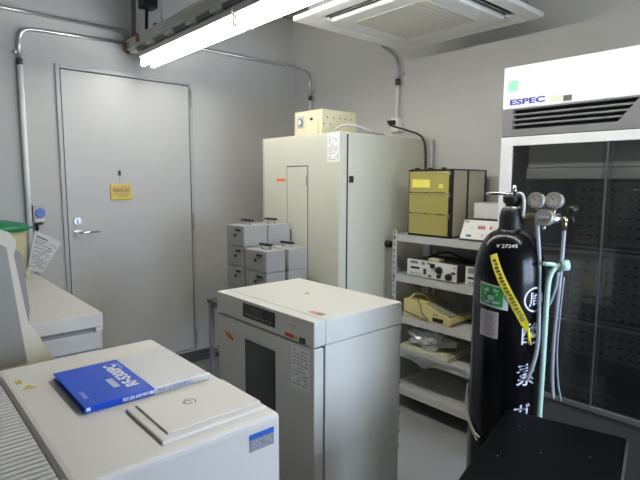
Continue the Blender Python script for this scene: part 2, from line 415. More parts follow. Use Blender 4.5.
def lamp(ye, label):
    """two tube batten lamp whose far end is at ye"""
    L = 1.22; t = thing('fluorescent_lamp', label, 'lamp', (LX, ye-L/2, 2.31), 'batten lamps under the light rail')
    b = B(); b.prism([(LX-0.062, 2.415), (LX+0.062, 2.415), (LX+0.035, 2.44), (LX-0.035, 2.44)], 'y', ye-L, ye)
    b.box(LX-0.062, LX+0.062, ye-L, ye, 2.385, 2.415, 0.003); b.build('housing', LAMPM, t)
    for s in (-1, 1):
        x = LX+s*0.036
        B().cyl((x, ye-L+0.012, 2.345), (x, ye-0.012, 2.345), 0.0165, n=16).build('tube', TUBE, t)
        for y in (ye-L, ye-0.012):
            b = B(); b.box(x-0.016, x+0.016, y, y+0.012, 2.325, 2.386, 0.003); b.build('socket', WHITE, t)
    return t
lamp(3.57, 'two-tube fluorescent batten lamp at the rail end near the door')
lamp(2.33, 'two-tube fluorescent batten lamp on the rail beside the air conditioner')
lamp(1.09, 'two-tube fluorescent batten lamp at the rail end away from the door')

# ================================================================== AIR CONDITIONER
AX0, AX1, AY0, AY1, AZ = 1.785, 2.735, 1.315, 2.262, 2.40
ac = thing('air_conditioner', 'square white cassette air conditioner hung under the ceiling', 'air conditioner', ((AX0+AX1)/2, (AY0+AY1)/2, AZ))
ACM = mat('ac_panel_plastic', (0.76, 0.745, 0.69), 0.45, var=0.02)
bx('casing', mat('galvanised_casing', (0.25, 0.25, 0.26), 0.5, 0.4, var=0.1, scale=12), ac, AX0+0.06, AX1-0.06, AY0+0.06, AY1-0.06, AZ+0.026, 2.72, 0.004)
b = B()
for (x0, x1, ya, yb) in ((AX0, AX1, AY0, AY0+0.075), (AX0, AX1, AY1-0.075, AY1), (AX0, AX0+0.075, AY0+0.075, AY1-0.075), (AX1-0.075, AX1, AY0+0.075, AY1-0.075)):
    b.box(x0, x1, ya, yb, AZ, AZ+0.026, 0.004)
b.box(AX0+0.075, AX1-0.075, AY0+0.075, AY1-0.075, AZ+0.02, AZ+0.026)
i0, i1, j0, j1 = AX0+0.145, AX1-0.145, AY0+0.145, AY1-0.145
b.box(i0, i1, j0, j1, AZ-0.008, AZ+0.02, 0.012, 3)
for cx_, cy_ in ((AX0+0.11, AY0+0.11), (AX0+0.11, AY1-0.11), (AX1-0.11, AY0+0.11), (AX1-0.11, AY1-0.11)):
    b.box(cx_-0.036, cx_+0.036, cy_-0.036, cy_+0.036, AZ, AZ+0.03, 0.003)
b.build('panel', ACM, ac)
def louver(x0, x1, ya, yb, along, shut):
    """air outlet: a dark slot with its vane; a shut vane lies flush over the slot"""
    sl = bx('air_slot', BLACK, ac, x0, x1, ya, yb, AZ+0.014, AZ+0.0195)
    w = 0.030 if shut else 0.007; a = 0 if shut else math.radians(24); z = AZ+0.001 if shut else AZ+0.006
    b = B(); cx_, cy_ = (x0+x1)/2, (ya+yb)/2
    if along == 'x': b.box(x0+0.005, x1-0.005, cy_-w, cy_+w, z, z+0.004, 0.0015, rot=Matrix.Rotation(a, 3, 'X'))
    else: b.box(cx_-w, cx_+w, ya+0.005, yb-0.005, z, z+0.004, 0.0015, rot=Matrix.Rotation(-a, 3, 'Y'))
    b.build('vane', ACM if shut else MGREY, sl)
louver(i0+0.004, i1-0.004, AY0+0.078, AY0+0.142, 'x', False)
louver(i0+0.004, i1-0.004, AY1-0.142, AY1-0.078, 'x', True)
louver(AX0+0.078, AX0+0.142, j0+0.004, j1-0.004, 'y', False)
louver(AX1-0.142, AX1-0.078, j0+0.004, j1-0.004, 'y', True)
gm = mat('ac_grille', (0.60, 0.57, 0.47), 0.6, var=0.02)
bx('grille_backing', mat('grille_filter', (0.55, 0.52, 0.43), 0.8, var=0.03, scale=10), ac, i0+0.10, i1-0.10, j0+0.10, j1-0.10, AZ-0.0095, AZ-0.008)
n_s = 14
for k in range(n_s):
    y = j0+0.105+(j1-j0-0.215)*k/(n_s-1)
    bx('grille_slat', gm, ac, i0+0.10, i1-0.10, y, y+0.029, AZ-0.0107, AZ-0.0095)

# ================================================================== TALL CHAMBER (behind)
CX, CY0, CY1, CZ = 2.15, 2.265, 3.10, 1.835
ch = thing('test_chamber', 'tall ivory steel test chamber with a narrow inset door standing in the corner', 'cabinet', ((CX+3.0)/2, (CY0+CY1)/2, 0))
bx('body', IVORY, ch, CX+0.078, 3.0, CY0+0.004, CY1-0.004, 0.06, CZ-0.002, 0.004)
bx('plinth', DGREY, ch, CX+0.10, 2.98, CY0+0.03, CY1-0.03, 0.0, 0.06)
bx('door_gasket', GAP, ch, CX+0.062, CX+0.078, CY0+0.005, CY1-0.012, 0.07, CZ-0.012)
dd = bx('door', IVORY, ch, CX+0.010, CX+0.062, CY0, CY1, 0.065, CZ, 0.004)
bx('door_skin', IVORY, dd, CX, CX+0.010, CY0+0.004, CY1-0.030, 0.07, CZ-0.010, 0.003)
SD0, SD1 = 2.572, 2.785
bx('skin_seam', MGREY, dd, CX+0.002, CX+0.0098, CY1-0.0298, CY1-0.024, 0.07, CZ-0.012)
bx('inset_door_gap', GAP, dd, CX-0.0012, CX, SD0-0.005, SD1+0.010, 0.55, 1.633)
sd = bx('inset_door', IVORY, dd, CX-0.006, CX-0.0012, SD0, SD1, 0.555, 1.626, 0.001)
bx('pull', MGREY, dd, CX-0.010, CX-0.006, SD1-0.046, SD1-0.030, 1.12, 1.20, 0.001)
bx('inset_hinge', MGREY, dd, CX-0.008, CX-0.006, SD0+0.002, SD0+0.010, 1.50, 1.57, 0.001)
bx('hinge', BLACK, ch, CX+0.085, CX+0.112, CY0-0.012, CY0+0.004, 1.522, 1.563, 0.003)
bx('hinge', BLACK, ch, CX+0.085, CX+0.112, CY0-0.012, CY0+0.004, 0.35, 0.40, 0.003)
lb = bx('label_sheet', mat('bright_paper', (0.93, 0.93, 0.92), 0.7, var=0.02), ch, CX-0.0012, CX, CY0+0.002, CY0+0.112, 1.648, 1.822)
printed(lb, mat('pale_ink', (0.50, 0.50, 0.50), 0.7, var=0), (CX-0.0012, CY0+0.112, 1.648), (0, -1, 0), (0, 0, 1), 0.11, 0.174, 12, seed=5)
ORANGE = mat('orange_print', (0.85, 0.20, 0.04), 0.5, var=0.05)
bx('orange_sticker', ORANGE, ch, CX-0.001, CX, 2.815, 2.915, 1.527, 1.547)
B().cyl((2.607, CY0+0.004, 1.105), (2.607, CY0-0.030, 1.105), 0.026, 0.022, 24).build('port_plug', BLACK, ch)
# controller on top of the chamber
ct = thing('controller_box', 'cream metal controller box with a round dial on top of the ivory chamber', 'controller', (2.40, 2.66, CZ))
bx('case', CREAMM, ct, 2.222, 2.54, 2.512, 2.796, CZ, CZ+0.165, 0.004)
bx('meter_plate', LGREY, ct, 2.2195, 2.222, 2.70, 2.765, CZ+0.055, CZ+0.135, 0.001)
B().cyl((2.2195, 2.733, CZ+0.092), (2.213, 2.733, CZ+0.092), 0.026).build('dial_ring', MGREY, ct)
B().cyl((2.213, 2.733, CZ+0.092), (2.209, 2.733, CZ+0.092), 0.018).build('dial_face', PAPER, ct)
bx('switch_plate', mat('pale_cream', (0.80, 0.75, 0.52), 0.45, var=0.02), ct, 2.214, 2.222, 2.545, 2.668, CZ+0.008, CZ+0.145, 0.003)
B().cyl((2.214, 2.605, CZ+0.105), (2.204, 2.605, CZ+0.105), 0.009).build('knob', DGREY, ct)
b = B()
for k in range(5):
    for j, z in enumerate((0.115, 0.07)):
        if j and k > 1: continue
        x = 2.27+k*0.055 - j*0.03; b.cyl((x, 2.512, CZ+z), (x, 2.5112, CZ+z), 0.0055, n=10)
b.build('vent_holes', DGREY, ct)
B().tube([(2.30, 2.5, CZ+0.01), (2.29, 2.43, CZ+0.04), (2.30, 2.36, CZ+0.055), (2.36, 2.31, CZ+0.045), (2.45, 2.30, CZ+0.02), (2.62, 2.33, CZ+0.009)], 0.009, 8, smooth=6).build('power_cable', LGREY, ct)

# black cord from the outlet down to the rack
cd = B().tube([(XB-0.06, 2.53, 1.965), (XB-0.11, 2.54, 1.975), (XB-0.12, 2.50, 1.94), (XB-0.09, 2.38, 1.90), (XB-0.06, 2.27, 1.85), (XB-0.05, 2.235, 1.74), (XB-0.05, 2.23, 1.5), (XB-0.05, 2.23, 1.25)], 0.007, 8, smooth=8).build('power_cord', RUBBER)
tag(cd, 'black power cord arching from the wall outlet down behind the yellow drawers', 'cord')
pl = B(); pl.box(XB-0.085, XB-0.052, 2.515, 2.55, 1.95, 1.985, 0.006); tag(pl.build('plug', BLACK), 'black plug pushed into the outlet box above the chamber', 'plug')
g2 = B().tube([(XB-0.03, 2.20, 1.83), (XB-0.03, 2.195, 1.6), (XB-0.03, 2.195, 1.20)], 0.012, 8, smooth=4).build('wall_cable', LGREY)
tag(g2, 'grey cable running down the wall beside the black cord', 'cord')

# ================================================================== SIDE TABLE AND DRAWER BOXES
tb = thing('side_table', 'narrow steel-framed table with a dark top holding grey drawer boxes', 'table', (1.91, 2.72, 0))
bx('table_top', DGREY, tb, 1.70, 2.12, 2.30, 3.14, 0.675, 0.70, 0.003)
BLUEG = mat('blue_grey_paint', (0.28, 0.31, 0.34), 0.4, var=0.05)
for x in (1.705, 2.085):
    for y in (2.31, 3.10):
        l = bx('leg', BLUEG, tb, x, x+0.03, y, y+0.03, 0.0, 0.675, 0.002)
for x in (1.71, 2.09): bx('stretcher', BLUEG, tb, x, x+0.02, 2.34, 3.10, 0.34, 0.37, 0.002)
for y in (2.31, 3.10): bx('apron', BLUEG, tb, 1.735, 2.085, y, y+0.02, 0.635, 0.675, 0.002)
def drawer_box(w, d, h, handle):
    """front faces -X; origin at its lower front right corner"""
    t = thing('drawer_box', '', 'box', (0, 0, 0))
    bx('case', BOXM, t, 0.004, d, 0.0, w, 0.002, h, 0.002)
    fr = bx('drawer_front', BOXT, t, 0, 0.004, 0.004, w-0.004, 0.004, h-0.004, 0.001)
    bx('label_holder', BLACK, fr, -0.004, 0, w*0.18, w*0.44, h-0.036, h-0.022, 0.001)
    B().cyl((0, w*0.48, h*0.52), (-0.007, w*0.48, h*0.52), 0.010, n=16).build('lock', BLACK, fr)
    if handle:
        for y in (w*0.25, w*0.62): bx('handle_post', STEEL, t, d*0.45, d*0.52, y-0.006, y+0.006, h, h+0.024)
        bx('grip', BLACK, t, d*0.40, d*0.57, w*0.25-0.016, w*0.62+0.016, h+0.024, h+0.037, 0.003)
    return t
A_top = drawer_box(0.21, 0.183, 0.135, True); A_low = drawer_box(0.21, 0.183, 0.135, False)
B_top = drawer_box(0.235, 0.145, 0.134, True); B_low = drawer_box(0.235, 0.145, 0.134, False)
used = set()
def place(proto, x, y, z, label):
    o = proto if proto not in used else copy_tree(proto)
    used.add(proto); o.location = (x, y, z); o['label'] = label; o['group'] = 'grey drawer boxes stacked on the side table'
ROW = ['bottom', 'second', 'third', 'topmost']
for i in range(4):
    z = 0.7+0.1352*i; last = i == 3
    place(A_top if last else A_low, 1.75, 2.732, z, 'grey drawer box, %s of the tall front stack nearest the door' % ROW[i])
    place(A_top if last else A_low, 1.942, 2.732, z, 'grey drawer box, %s of the tall stack against the ivory chamber' % ROW[i])
for i in range(3):
    z = 0.7+0.1342*i; last = i == 2; nm = ('bottom', 'middle', 'topmost')[i]
    place(B_top if last else B_low, 1.75, 2.485, z, 'grey drawer box, %s of the lower front stack behind the incubator' % nm)
    place(B_top if last else B_low, 1.918, 2.485, z, 'grey drawer box, %s of the lower stack against the ivory chamber' % nm)

# ================================================================== INCUBATOR
IX, IX1, IY0, IY1, IZ = 1.137, 1.622, 1.322, 2.007, 1.03
ZH = 0.935
inc = thing('incubator', 'ivory laboratory incubator with a small window and dark control panel', 'incubator', ((IX+IX1)/2, (IY0+IY1)/2, 0))
bx('body', INCW, inc, IX+0.056, IX1, IY0+0.002, IY1, 0.05, ZH-0.002, 0.004)
b = B(); b.box(IX, IX+0.054, IY0, IY1, ZH, IZ, 0.005); b.box(IX+0.056, IX1, IY0, IY1, ZH, IZ, 0.005); b.box(IX+0.05, IX+0.06, IY0+0.004, IY1-0.004, ZH+0.005, IZ-0.003)
b.build('head', INCW, inc)
bx('door_gap', GAP, inc, IX+0.046, IX+0.056, IY0+0.012, IY1-0.012, 0.08, ZH-0.008)
dd = bx('door', INCW, inc, IX, IX+0.046, IY0, IY1-0.008, 0.075, ZH-0.007, 0.005)
FR = mat('window_glass_dark', (0.08, 0.085, 0.08), 0.12, var=0.0)
bx('window_frame', BLACK, dd, IX-0.003, IX, 1.558, 1.772, 0.40, 0.862, 0.001)
bx('window_glass', FR, dd, IX-0.004, IX-0.003, 1.562, 1.762, 0.405, 0.857)
bx('control_panel', BLACK, inc, IX-0.004, IX, 1.558, 1.784, 0.957, 1.018, 0.002)
b = B(); rnd = random.Random(2)
for k in range(8): b.box(IX-0.0055, IX-0.004, 1.578+k*0.024, 1.592+k*0.024, 0.966+0.004*(k % 2), 0.978)
b.build('key_row', MGREY, inc)
bx('display', mat('display_glass', (0.05, 0.055, 0.05), 0.15, var=0), inc, IX-0.005, IX-0.004, 1.63, 1.72, 0.987, 1.010)
lb = bx('label_sheet', mat('bright_paper', (0.93, 0.93, 0.92), 0.7, var=0.02), dd, IX-0.001, IX, 1.345, 1.452, 0.757, 0.918)
printed(lb, mat('pale_ink', (0.5, 0.5, 0.5)), (IX-0.001, 1.452, 0.757), (0, -1, 0), (0, 0, 1), 0.107, 0.161, 11, seed=9)
RED = mat('red_print', (0.70, 0.06, 0.05), 0.5, var=0.0)
bx('red_label', RED, inc, IX-0.001, IX, 1.438, 1.494, 0.943, 0.957)
bx('yellow_label', mat('yellow_print', (0.75, 0.50, 0.10), 0.5, var=0), inc, IX-0.001, IX, 1.418, 1.433, 0.943, 0.957)
bx('power_switch', mat('dark_green_plastic', (0.03, 0.06, 0.03), 0.35, var=0), inc, IX-0.006, IX, 1.372, 1.402, 0.938, 0.959, 0.002)
text('INCUBATOR', 0.007, RED, inc, (IX, 1.448, 0.992), (0, -1, 0), (0, 0, 1), name='red_lettering', width=0.045)
arrow = B(); arrow.prism([(1.948, 0.862), (1.905, 0.852), (1.905, 0.860), (1.865, 0.838), (1.872, 0.826), (1.895, 0.834), (1.895, 0.828), (1.935, 0.848)], 'x', IX-0.001, IX)
arrow.build('orange_sticker', ORANGE, dd)
st = bx('top_sticker', mat('olive_print', (0.28, 0.25, 0.18), 0.5, var=0.1, scale=100), inc, 1.215, 1.245, 1.375, 1.415, IZ, IZ+0.0006)
bx('red_corner', mat('pink_red_print', (0.75, 0.25, 0.22), 0.5, var=0.1), st, 1.215, 1.24, 1.416, 1.45, IZ, IZ+0.0006)
B().cyl((1.42, 1.70, IZ), (1.42, 1.70, IZ+0.004), 0.010, n=16).build('thermometer_plug', BEIGE, inc)
for x in (IX+0.08, IX1-0.06):
    for y in (IY0+0.06, IY1-0.06): B().cyl((x, y, 0), (x, y, 0.05), 0.022, n=14).build('foot', RUBBER, inc)
c = B().tube([(IX1+0.012, IY0+0.03, 0.86), (IX1+0.014, IY0+0.035, 0.6), (IX1+0.011, IY0+0.025, 0.35), (IX1+0.014, IY0+0.03, 0.15), (IX1+0.03, IY0+0.05, 0.008)], 0.006, 8, smooth=6).build('power_cord', RUBBER, inc)
b = B()
for z in (0.37, 0.44, 0.52, 0.66): b.box(IX1, IX1+0.02, IY0+0.015, IY0+0.045, z, z+0.018, 0.003)
b.build('cord_clip', DGREY, inc)

# ================================================================== INSTRUMENT TABLE, SPECTROMETER, BINDER, MONITOR
lt = thing('lab_table', 'lab table carrying the white instrument with the blue binder', 'table', (0.15, 1.62, 0))
bx('table_top', BENCHW, lt, -0.75, 0.74, 0.86, 2.40, 0.645, 0.68, 0.004)
for x in (-0.72, 0.67):
    for y in (0.89, 2.32): bx('leg', LGREY, lt, x, x+0.045, y, y+0.045, 0, 0.645, 0.003)
for y in (0.90, 2.33): bx('apron', LGREY, lt, -0.675, 0.67, y, y+0.025, 0.585, 0.645)
MZ = 0.955
sp = thing('spectrometer', 'off-white bench instrument with side vents and a hinged lid under the blue binder', 'instrument', (0.32, 1.36, 0.68))
# housing
b = B()
b.box(0.232, 0.722, 0.967, 1.752, 0.70, MZ, 0.016, 3)
b.build('housing', INSTR, sp)
b = B(); b.box(-0.16, 0.24, 0.967, 1.752, 0.70, MZ-0.022, 0.006); b.box(-0.16, -0.10, 0.967, 1.752, MZ-0.03, MZ, 0.008)
b.box(-0.11, 0.238, 1.688, 1.752, MZ-0.03, MZ, 0.008); b.box(-0.11, 0.238, 0.967, 1.018, MZ-0.03, MZ, 0.008)
b.build('vent_bay', INSTR, sp)
bx('vent_dark', MGREY, sp, -0.10, 0.232, 1.018, 1.688, MZ-0.0218, MZ-0.019)
VS = mat('vent_slat_plastic', (0.60, 0.59, 0.56), 0.5, var=0.02)
n_v = 34; pitch = (1.688-1.018)/n_v
sl0 = B().box(-0.104, 0.226, 0, pitch*0.66, 0, 0.016, 0.0015, 1)
sl0 = sl0.map(lambda v: (v.x, v.y+1.018+pitch*0.2, v.z+MZ-0.019)).build('vent_slat', VS, sp)
for k in range(1, n_v):
    o = sl0.copy(); COL.objects.link(o); o.location = (0, pitch*k, 0)
for x in (-0.12, 0.66):
    for y in (1.01, 1.70): B().cyl((x, y, 0.68), (x, y, 0.70), 0.02, n=14).build('foot', RUBBER, sp)
# lid
ld = B(); ld.box(0.430, 0.704, 1.008, 1.225, MZ-0.004, MZ+0.008, 0.0035); ld = ld.build('lid', INSTR, sp)
bx('lid_plate', INSTR, ld, 0.453, 0.704, 1.030, 1.218, MZ+0.008, MZ+0.0125, 0.002)
b = B()
for R0, R1, s0, s1, dx in ((0.0165, 0.0195, -60, 110, 0.0), (0.008, 0.0125, 20, 330, -0.002)):
    for k in range(16):
        a0 = math.radians(s0+(s1-s0)*k/16); a1 = math.radians(s0+(s1-s0)*(k+1)/16)
        b.quad([(0.561+dx+r*math.cos(a), 1.145+r*math.sin(a), MZ+0.0130) for r, a in ((R0, a0), (R1, a0), (R1, a1), (R0, a1))])
b.build('round_emblem', mat('emblem_ink', (0.16, 0.15, 0.12), 0.5, var=0), ld)
# stickers
yl = mat('amber_print', (0.62, 0.45, 0.04), 0.5, var=0.05)
bx('warning_sticker', PAPER, sp, 0.258, 0.300, 1.535, 1.622, MZ, MZ+0.0004)
b = B(); b.box(0.258, 0.274, 1.59, 1.622, MZ+0.0005, MZ+0.0008); b.prism([(0.262, 1.535), (0.300, 1.535), (0.281, 1.568)], 'z', MZ+0.0005, MZ+0.0008); b.build('warning_print', yl, sp)
ns = bx('name_sticker', mat('grey_sticker', (0.27, 0.28, 0.31), 0.5, var=0.03), sp, 0.627, 0.699, 0.9662, 0.967, 0.881, 0.925)
bx('blue_band', mat('sticker_blue', (0.03, 0.13, 0.55), 0.4, var=0), ns, 0.627, 0.699, 0.9657, 0.9662, 0.912, 0.925)
printed(ns, mat('light_ink', (0.45, 0.45, 0.48)), (0.627, 0.9657, 0.881), (1, 0, 0), (0, 0, 1), 0.072, 0.030, 4, seed=4)
# binder on top
BZ = MZ+0.001
bk = thing('binder', 'thick blue and white manual binder lying on the white instrument', 'binder', (0.515, 1.40, BZ))
COVB = mat('binder_blue', (0.004, 0.075, 0.60), 0.35, var=0.04, spec=0.3)
COVW = mat('binder_white', (0.66, 0.66, 0.66), 0.22, var=0.02, coat=0.4)
bx0, bx1, by0, by1, bt = 0.346, 0.690, 1.274, 1.562, 0.018
mid = 0.525
PG = mat('page_edges', (0.45, 0.44, 0.40), 0.8, var=0.15, scale=200)
bx('pages', PG, bk, bx0+0.010, bx1-0.006, by0+0.006, by1-0.008, BZ+0.003, BZ+bt-0.003)
fc = bx('front_cover', COVB, bk, bx0, mid, by0, by1, BZ+bt-0.003, BZ+bt, 0.001)
fw = bx('front_cover', COVW, bk, mid, bx1, by0, by1, BZ+bt-0.003, BZ+bt, 0.001)
bx('back_cover', COVB, bk, bx0, mid, by0, by1, BZ, BZ+0.003, 0.001); bx('back_cover', COVW, bk, mid, bx1, by0, by1, BZ, BZ+0.003, 0.001)
bx('spine', COVB, bk, bx0, mid, by0-0.003, by0+0.001, BZ, BZ+bt, 0.001); bx('spine', COVW, bk, mid, bx1, by0-0.003, by0+0.001, BZ, BZ+bt, 0.001)
WI = mat('white_print', (0.80, 0.82, 0.86), 0.5, var=0)
text('RF-5300PC', 0.036, WI, fc, (0.489, 1.425, BZ+bt), (0, 1, 0), (-1, 0, 0), width=0.20, name='title', bold=0.045)
text('分光蛍光光度計', 0.008, WI, fc, (0.513, 1.50, BZ+bt), (0, 1, 0), (-1, 0, 0), width=0.06, name='subtitle')
bx('grey_title_block', mat('pale_blue_print', (0.45, 0.52, 0.66), 0.5, var=0.05), fc, 0.444, 0.462, 1.345, 1.415, BZ+bt, BZ+bt+0.0004)
text('SHIMADZU', 0.010, WI, fc, (0.366, 1.345, BZ+bt), (0, 1, 0), (-1, 0, 0), width=0.055, name='maker_name')
text('取扱説明書', 0.011, WI, bk, (0.482, by0-0.0035, BZ+0.009), (1, 0, 0), (0, 0, 1), name='spine_print', width=0.085, bold=0.02)
text('RF-5300PC', 0.009, mat('blue_print', (0.05, 0.14, 0.50), 0.5, var=0), bk, (0.585, by0-0.0035, BZ+0.009), (1, 0, 0), (0, 0, 1), name='spine_print', width=0.10)
bx('spine_logo', WI, bk, 0.351, 0.361, by0-0.0036, by0-0.003, BZ+0.005, BZ+0.014)
# monitor at the far left
mo = thing('monitor', 'beige computer monitor with a blank grey screen on the lab table', 'monitor', (0.10, 2.10, 0.68))
MY = 2.0
bez = [(-0.16, 1.368), (0.305, 1.363), (0.334, 1.350), (0.352, 1.325), (0.352, 1.30), (0.343, 1.27), (0.386, 0.93), (0.386, 0.80), (-0.16, 0.80)]
b = B(); b.prism(bez, 'y', MY, MY+0.05); b.build('bezel', BEIGE, mo)
b = B(); b.prism([(-0.12, 1.315), (0.305, 1.312), (0.322, 1.300), (0.362, 0.88), (-0.12, 0.88)], 'y', MY-0.006, MY); b.build('screen', mat('blank_screen', (0.30, 0.295, 0.27), 0.35, var=0.04), mo)
b = B(); b.prism([(-0.14, 1.30), (0.345, 1.30), (0.376, 1.268), (0.391, 1.06), (0.383, 0.99), (0.383, 0.84), (-0.14, 0.84)], 'y', MY+0.05, MY+0.30); b.build('rear_housing', MGREY, mo)  # beige body coloured grey here, shade of its side put into the colour
b = B(); b.prism([(0.0, 0.68), (0.50, 0.68), (0.50, 0.80), (0.455, 0.875), (0.40, 0.985), (0.36, 1.03), (0.0, 1.03)], 'y', MY+0.052, MY+0.10); b.build('stand', BEIGE, mo)

# ================================================================== WHITE BENCH UNIT, BIN
bn = thing('bench_unit', 'white laminate bench unit with a recessed drawer front beside the door', 'cabinet', (0.3, 3.1, 0))
bx('worktop', BENCHW, bn, -0.30, 0.768, 2.437, YA-0.015, 0.840, 0.905, 0.003)
bx('recess', MGREY, bn, -0.28, 0.745, 2.455, YA-0.02, 0.822, 0.840)
bx('carcass', BENCHW, bn, -0.29, 0.764, 2.46, YA-0.02, 0.05, 0.822, 0.002)
bx('plinth', DGREY, bn, -0.27, 0.74, 2.49, YA-0.03, 0, 0.05)
for z0, z1 in ((0.738, 0.818), (0.55, 0.728), (0.30, 0.54), (0.06, 0.29)):
    d_ = bx('drawer', LGREY, bn, 0.24, 0.762, 2.439, 2.46, z0, z1, 0.002)
    d2 = bx('drawer', LGREY, bn, -0.286, 0.232, 2.439, 2.46, z0, z1, 0.002)
b = B(); b.box(0.735, 0.764, 2.437, 2.455, 0.819, 0.838, 0.002); b.build('corner_bracket', WHITE, bn)
GREEN = mat('green_lid', (0.0, 0.20, 0.075), 0.4, var=0.06)
YTR = clear('yellowish_plastic', (0.66, 0.62, 0.38), 0.7, 0.25, 0.05)
bi = thing('storage_bin', 'tall translucent yellowish bin with a green lid on the bench unit', 'bin', (0.52, 3.60, 0.905))
b = B(); b.lathe([(0.13, 0.906), (0.155, 0.92), (0.165, 1.05), (0.175, 1.23), (0.172, 1.23), (0.160, 1.05), (0.150, 0.93), (0, 0.925)], (0.522, 3.60)); b.build('body', YTR, bi)
b = B(); b.lathe([(0.178, 1.222), (0.186, 1.224), (0.186, 1.246), (0.160, 1.262), (0.06, 1.284), (0, 1.285)], (0.522, 3.60)); b.build('lid', GREEN, bi)
b = B(); b.box(0.695, 0.735, 3.585, 3.615, 1.226, 1.240, 0.004); b.build('lid_tab', GREEN, bi)
ec = thing('eraser_block', 'small pale green block lying on the bench unit by the wall', 'block', (0.705, 3.74, 0.905))
bx('block', mat('pale_green', (0.62, 0.66, 0.45), 0.6, var=0.04), ec, 0.685, 0.728, 3.715, 3.765, 0.905, 0.945, 0.005)

# ================================================================== STEEL RACK
QX0, QX1, QY0, QY1 = 2.55, 2.99, 1.305, 2.17
rk = thing('steel_rack', 'grey steel shelving rack with slotted posts standing against the side wall', 'rack', ((QX0+QX1)/2, (QY0+QY1)/2, 0))
SH = [1.188, 0.922, 0.648, 0.418, 0.158]
for x, sx in ((QX0-0.003, 1), (QX1, -1)):
    for y, sy in ((QY1, -1), (QY0, 1)):
        b = B(); b.box(x, x+sx*0.003, y, y+sy*0.038, 0, 1.215); b.box(x, x+sx*0.035, y, y+sy*0.003, 0, 1.215)
        p_ = b.build('post', SHELFM, rk)
        if sx == 1:
            b = B()
            for k in range(30): b.box(x-0.0006, x, y+sy*0.014, y+sy*0.022, 0.03+k*0.04, 0.048+k*0.04)
            b.build('slot_holes', DGREY, p_)
for i, z in enumerate(SH):
    b = B(); b.box(QX0, QX1-0.003, QY0+0.004, QY1-0.004, z-0.004, z)
    b.box(QX0, QX0+0.003, QY0+0.004, QY1-0.004, z-0.045, z-0.004); b.box(QX1-0.006, QX1-0.003, QY0+0.004, QY1-0.004, z-0.04, z-0.004)
    b.box(QX0+0.003, QX1-0.006, QY1-0.007, QY1-0.004, z-0.04, z-0.004); b.box(QX0+0.003, QX1-0.006, QY0+0.004, QY0+0.007, z-0.04, z-0.004)
    s_ = b.build('shelf', SHELFM, rk)
    b = B(); b.cyl((QX0-0.003, QY1-0.022, z-0.02), (QX0-0.009, QY1-0.022, z-0.02), 0.007, n=6); b.build('bolt', DGREY, s_)

# yellow drawer unit
YD = clear('amber_drawer_plastic', (0.90, 0.82, 0.26), 0.42, 0.15, 0.04)
CLT = clear('clear_tray_plastic', (0.75, 0.72, 0.40), 0.08, 0.15, 0.05)
YS2 = clear('smoke_side_plastic', (0.86, 0.84, 0.68), 0.68, 0.15, 0.05)
du = thing('drawer_unit', 'black framed drawer unit with three translucent yellow drawers on the rack', 'drawer unit', (2.75, 1.9, 1.189))
uy0, uy1, ux0, ux1, uz0, uz1 = 1.735, 2.06, 2.565, 2.945, 1.189, 1.604
b = B()
for x in (ux0, (ux0+ux1)/2-0.03, ux1-0.02):
    for y in (uy0, uy1-0.014):
        b.box(x, x+0.020, y, y+0.014, uz0, uz1, 0.002)
b.box(ux0, ux1, uy0, uy1, uz1-0.006, uz1, 0.002); b.box(ux0, ux1, uy0, uy1, uz0, uz0+0.012, 0.002)
b.build('frame', BLACK, du)
for y in (uy0+0.002, uy1-0.006): bx('side_panel', YS2, du, ux0+0.02, ux1-0.02, y, y+0.004, uz0+0.012, uz1-0.006)
for k in range(3):
    bx('corner_clip', BLACK, du, ux0+0.002, ux0+0.03, uy0+0.06+k*0.10, uy0+0.08+k*0.10, uz1, uz1+0.012, 0.003)
bx('top_panel', CLT, du, ux0+0.01, ux1-0.01, uy0+0.01, uy1-0.01, uz1, uz1+0.003)
dz = (uz1-uz0-0.022)/3
for k in range(3):
    z0 = uz0+0.014+k*dz; z1 = z0+dz-0.004
    b = B(); b.box(ux0-0.010, ux0-0.006, uy0+0.016, uy1-0.016, z0, z1-0.012, 0.001)
    b.box(ux0-0.016, ux0-0.004, uy0+0.016, uy1-0.016, z1-0.014, z1, 0.002)
    d_ = b.build('drawer', YD, du)
    b = B(); b.box(ux0-0.004, ux1-0.03, uy0+0.018, uy0+0.021, z0, z1-0.02); b.box(ux0-0.004, ux1-0.03, uy1-0.021, uy1-0.018, z0, z1-0.02)
    b.box(ux0-0.004, ux1-0.03, uy0+0.021, uy1-0.021, z0, z0+0.003); b.build('drawer_tray', CLT, d_)
    bx('brightening_liner', mat('yellow_liner', (0.72, 0.64, 0.14), 0.5, var=0.15, scale=25), d_, ux0+0.135, ux0+0.138, uy0+0.022, uy1-0.022, z0+0.003, z1-0.03)  # yellow liner added behind each front to brighten the see-through drawer
YN = mat('yellow_note', (0.92, 0.82, 0.16), 0.6, var=0.03)
bx('note', YN, du, ux0-0.0115, ux0-0.010, 1.885, 2.022, uz0+0.014+2*dz+0.028, uz0+0.014+2*dz+0.078)
bx('note', YN, du, ux0-0.0115, ux0-0.010, 1.79, 1.822, uz0+0.014+2*dz+0.026, uz0+0.014+2*dz+0.052)
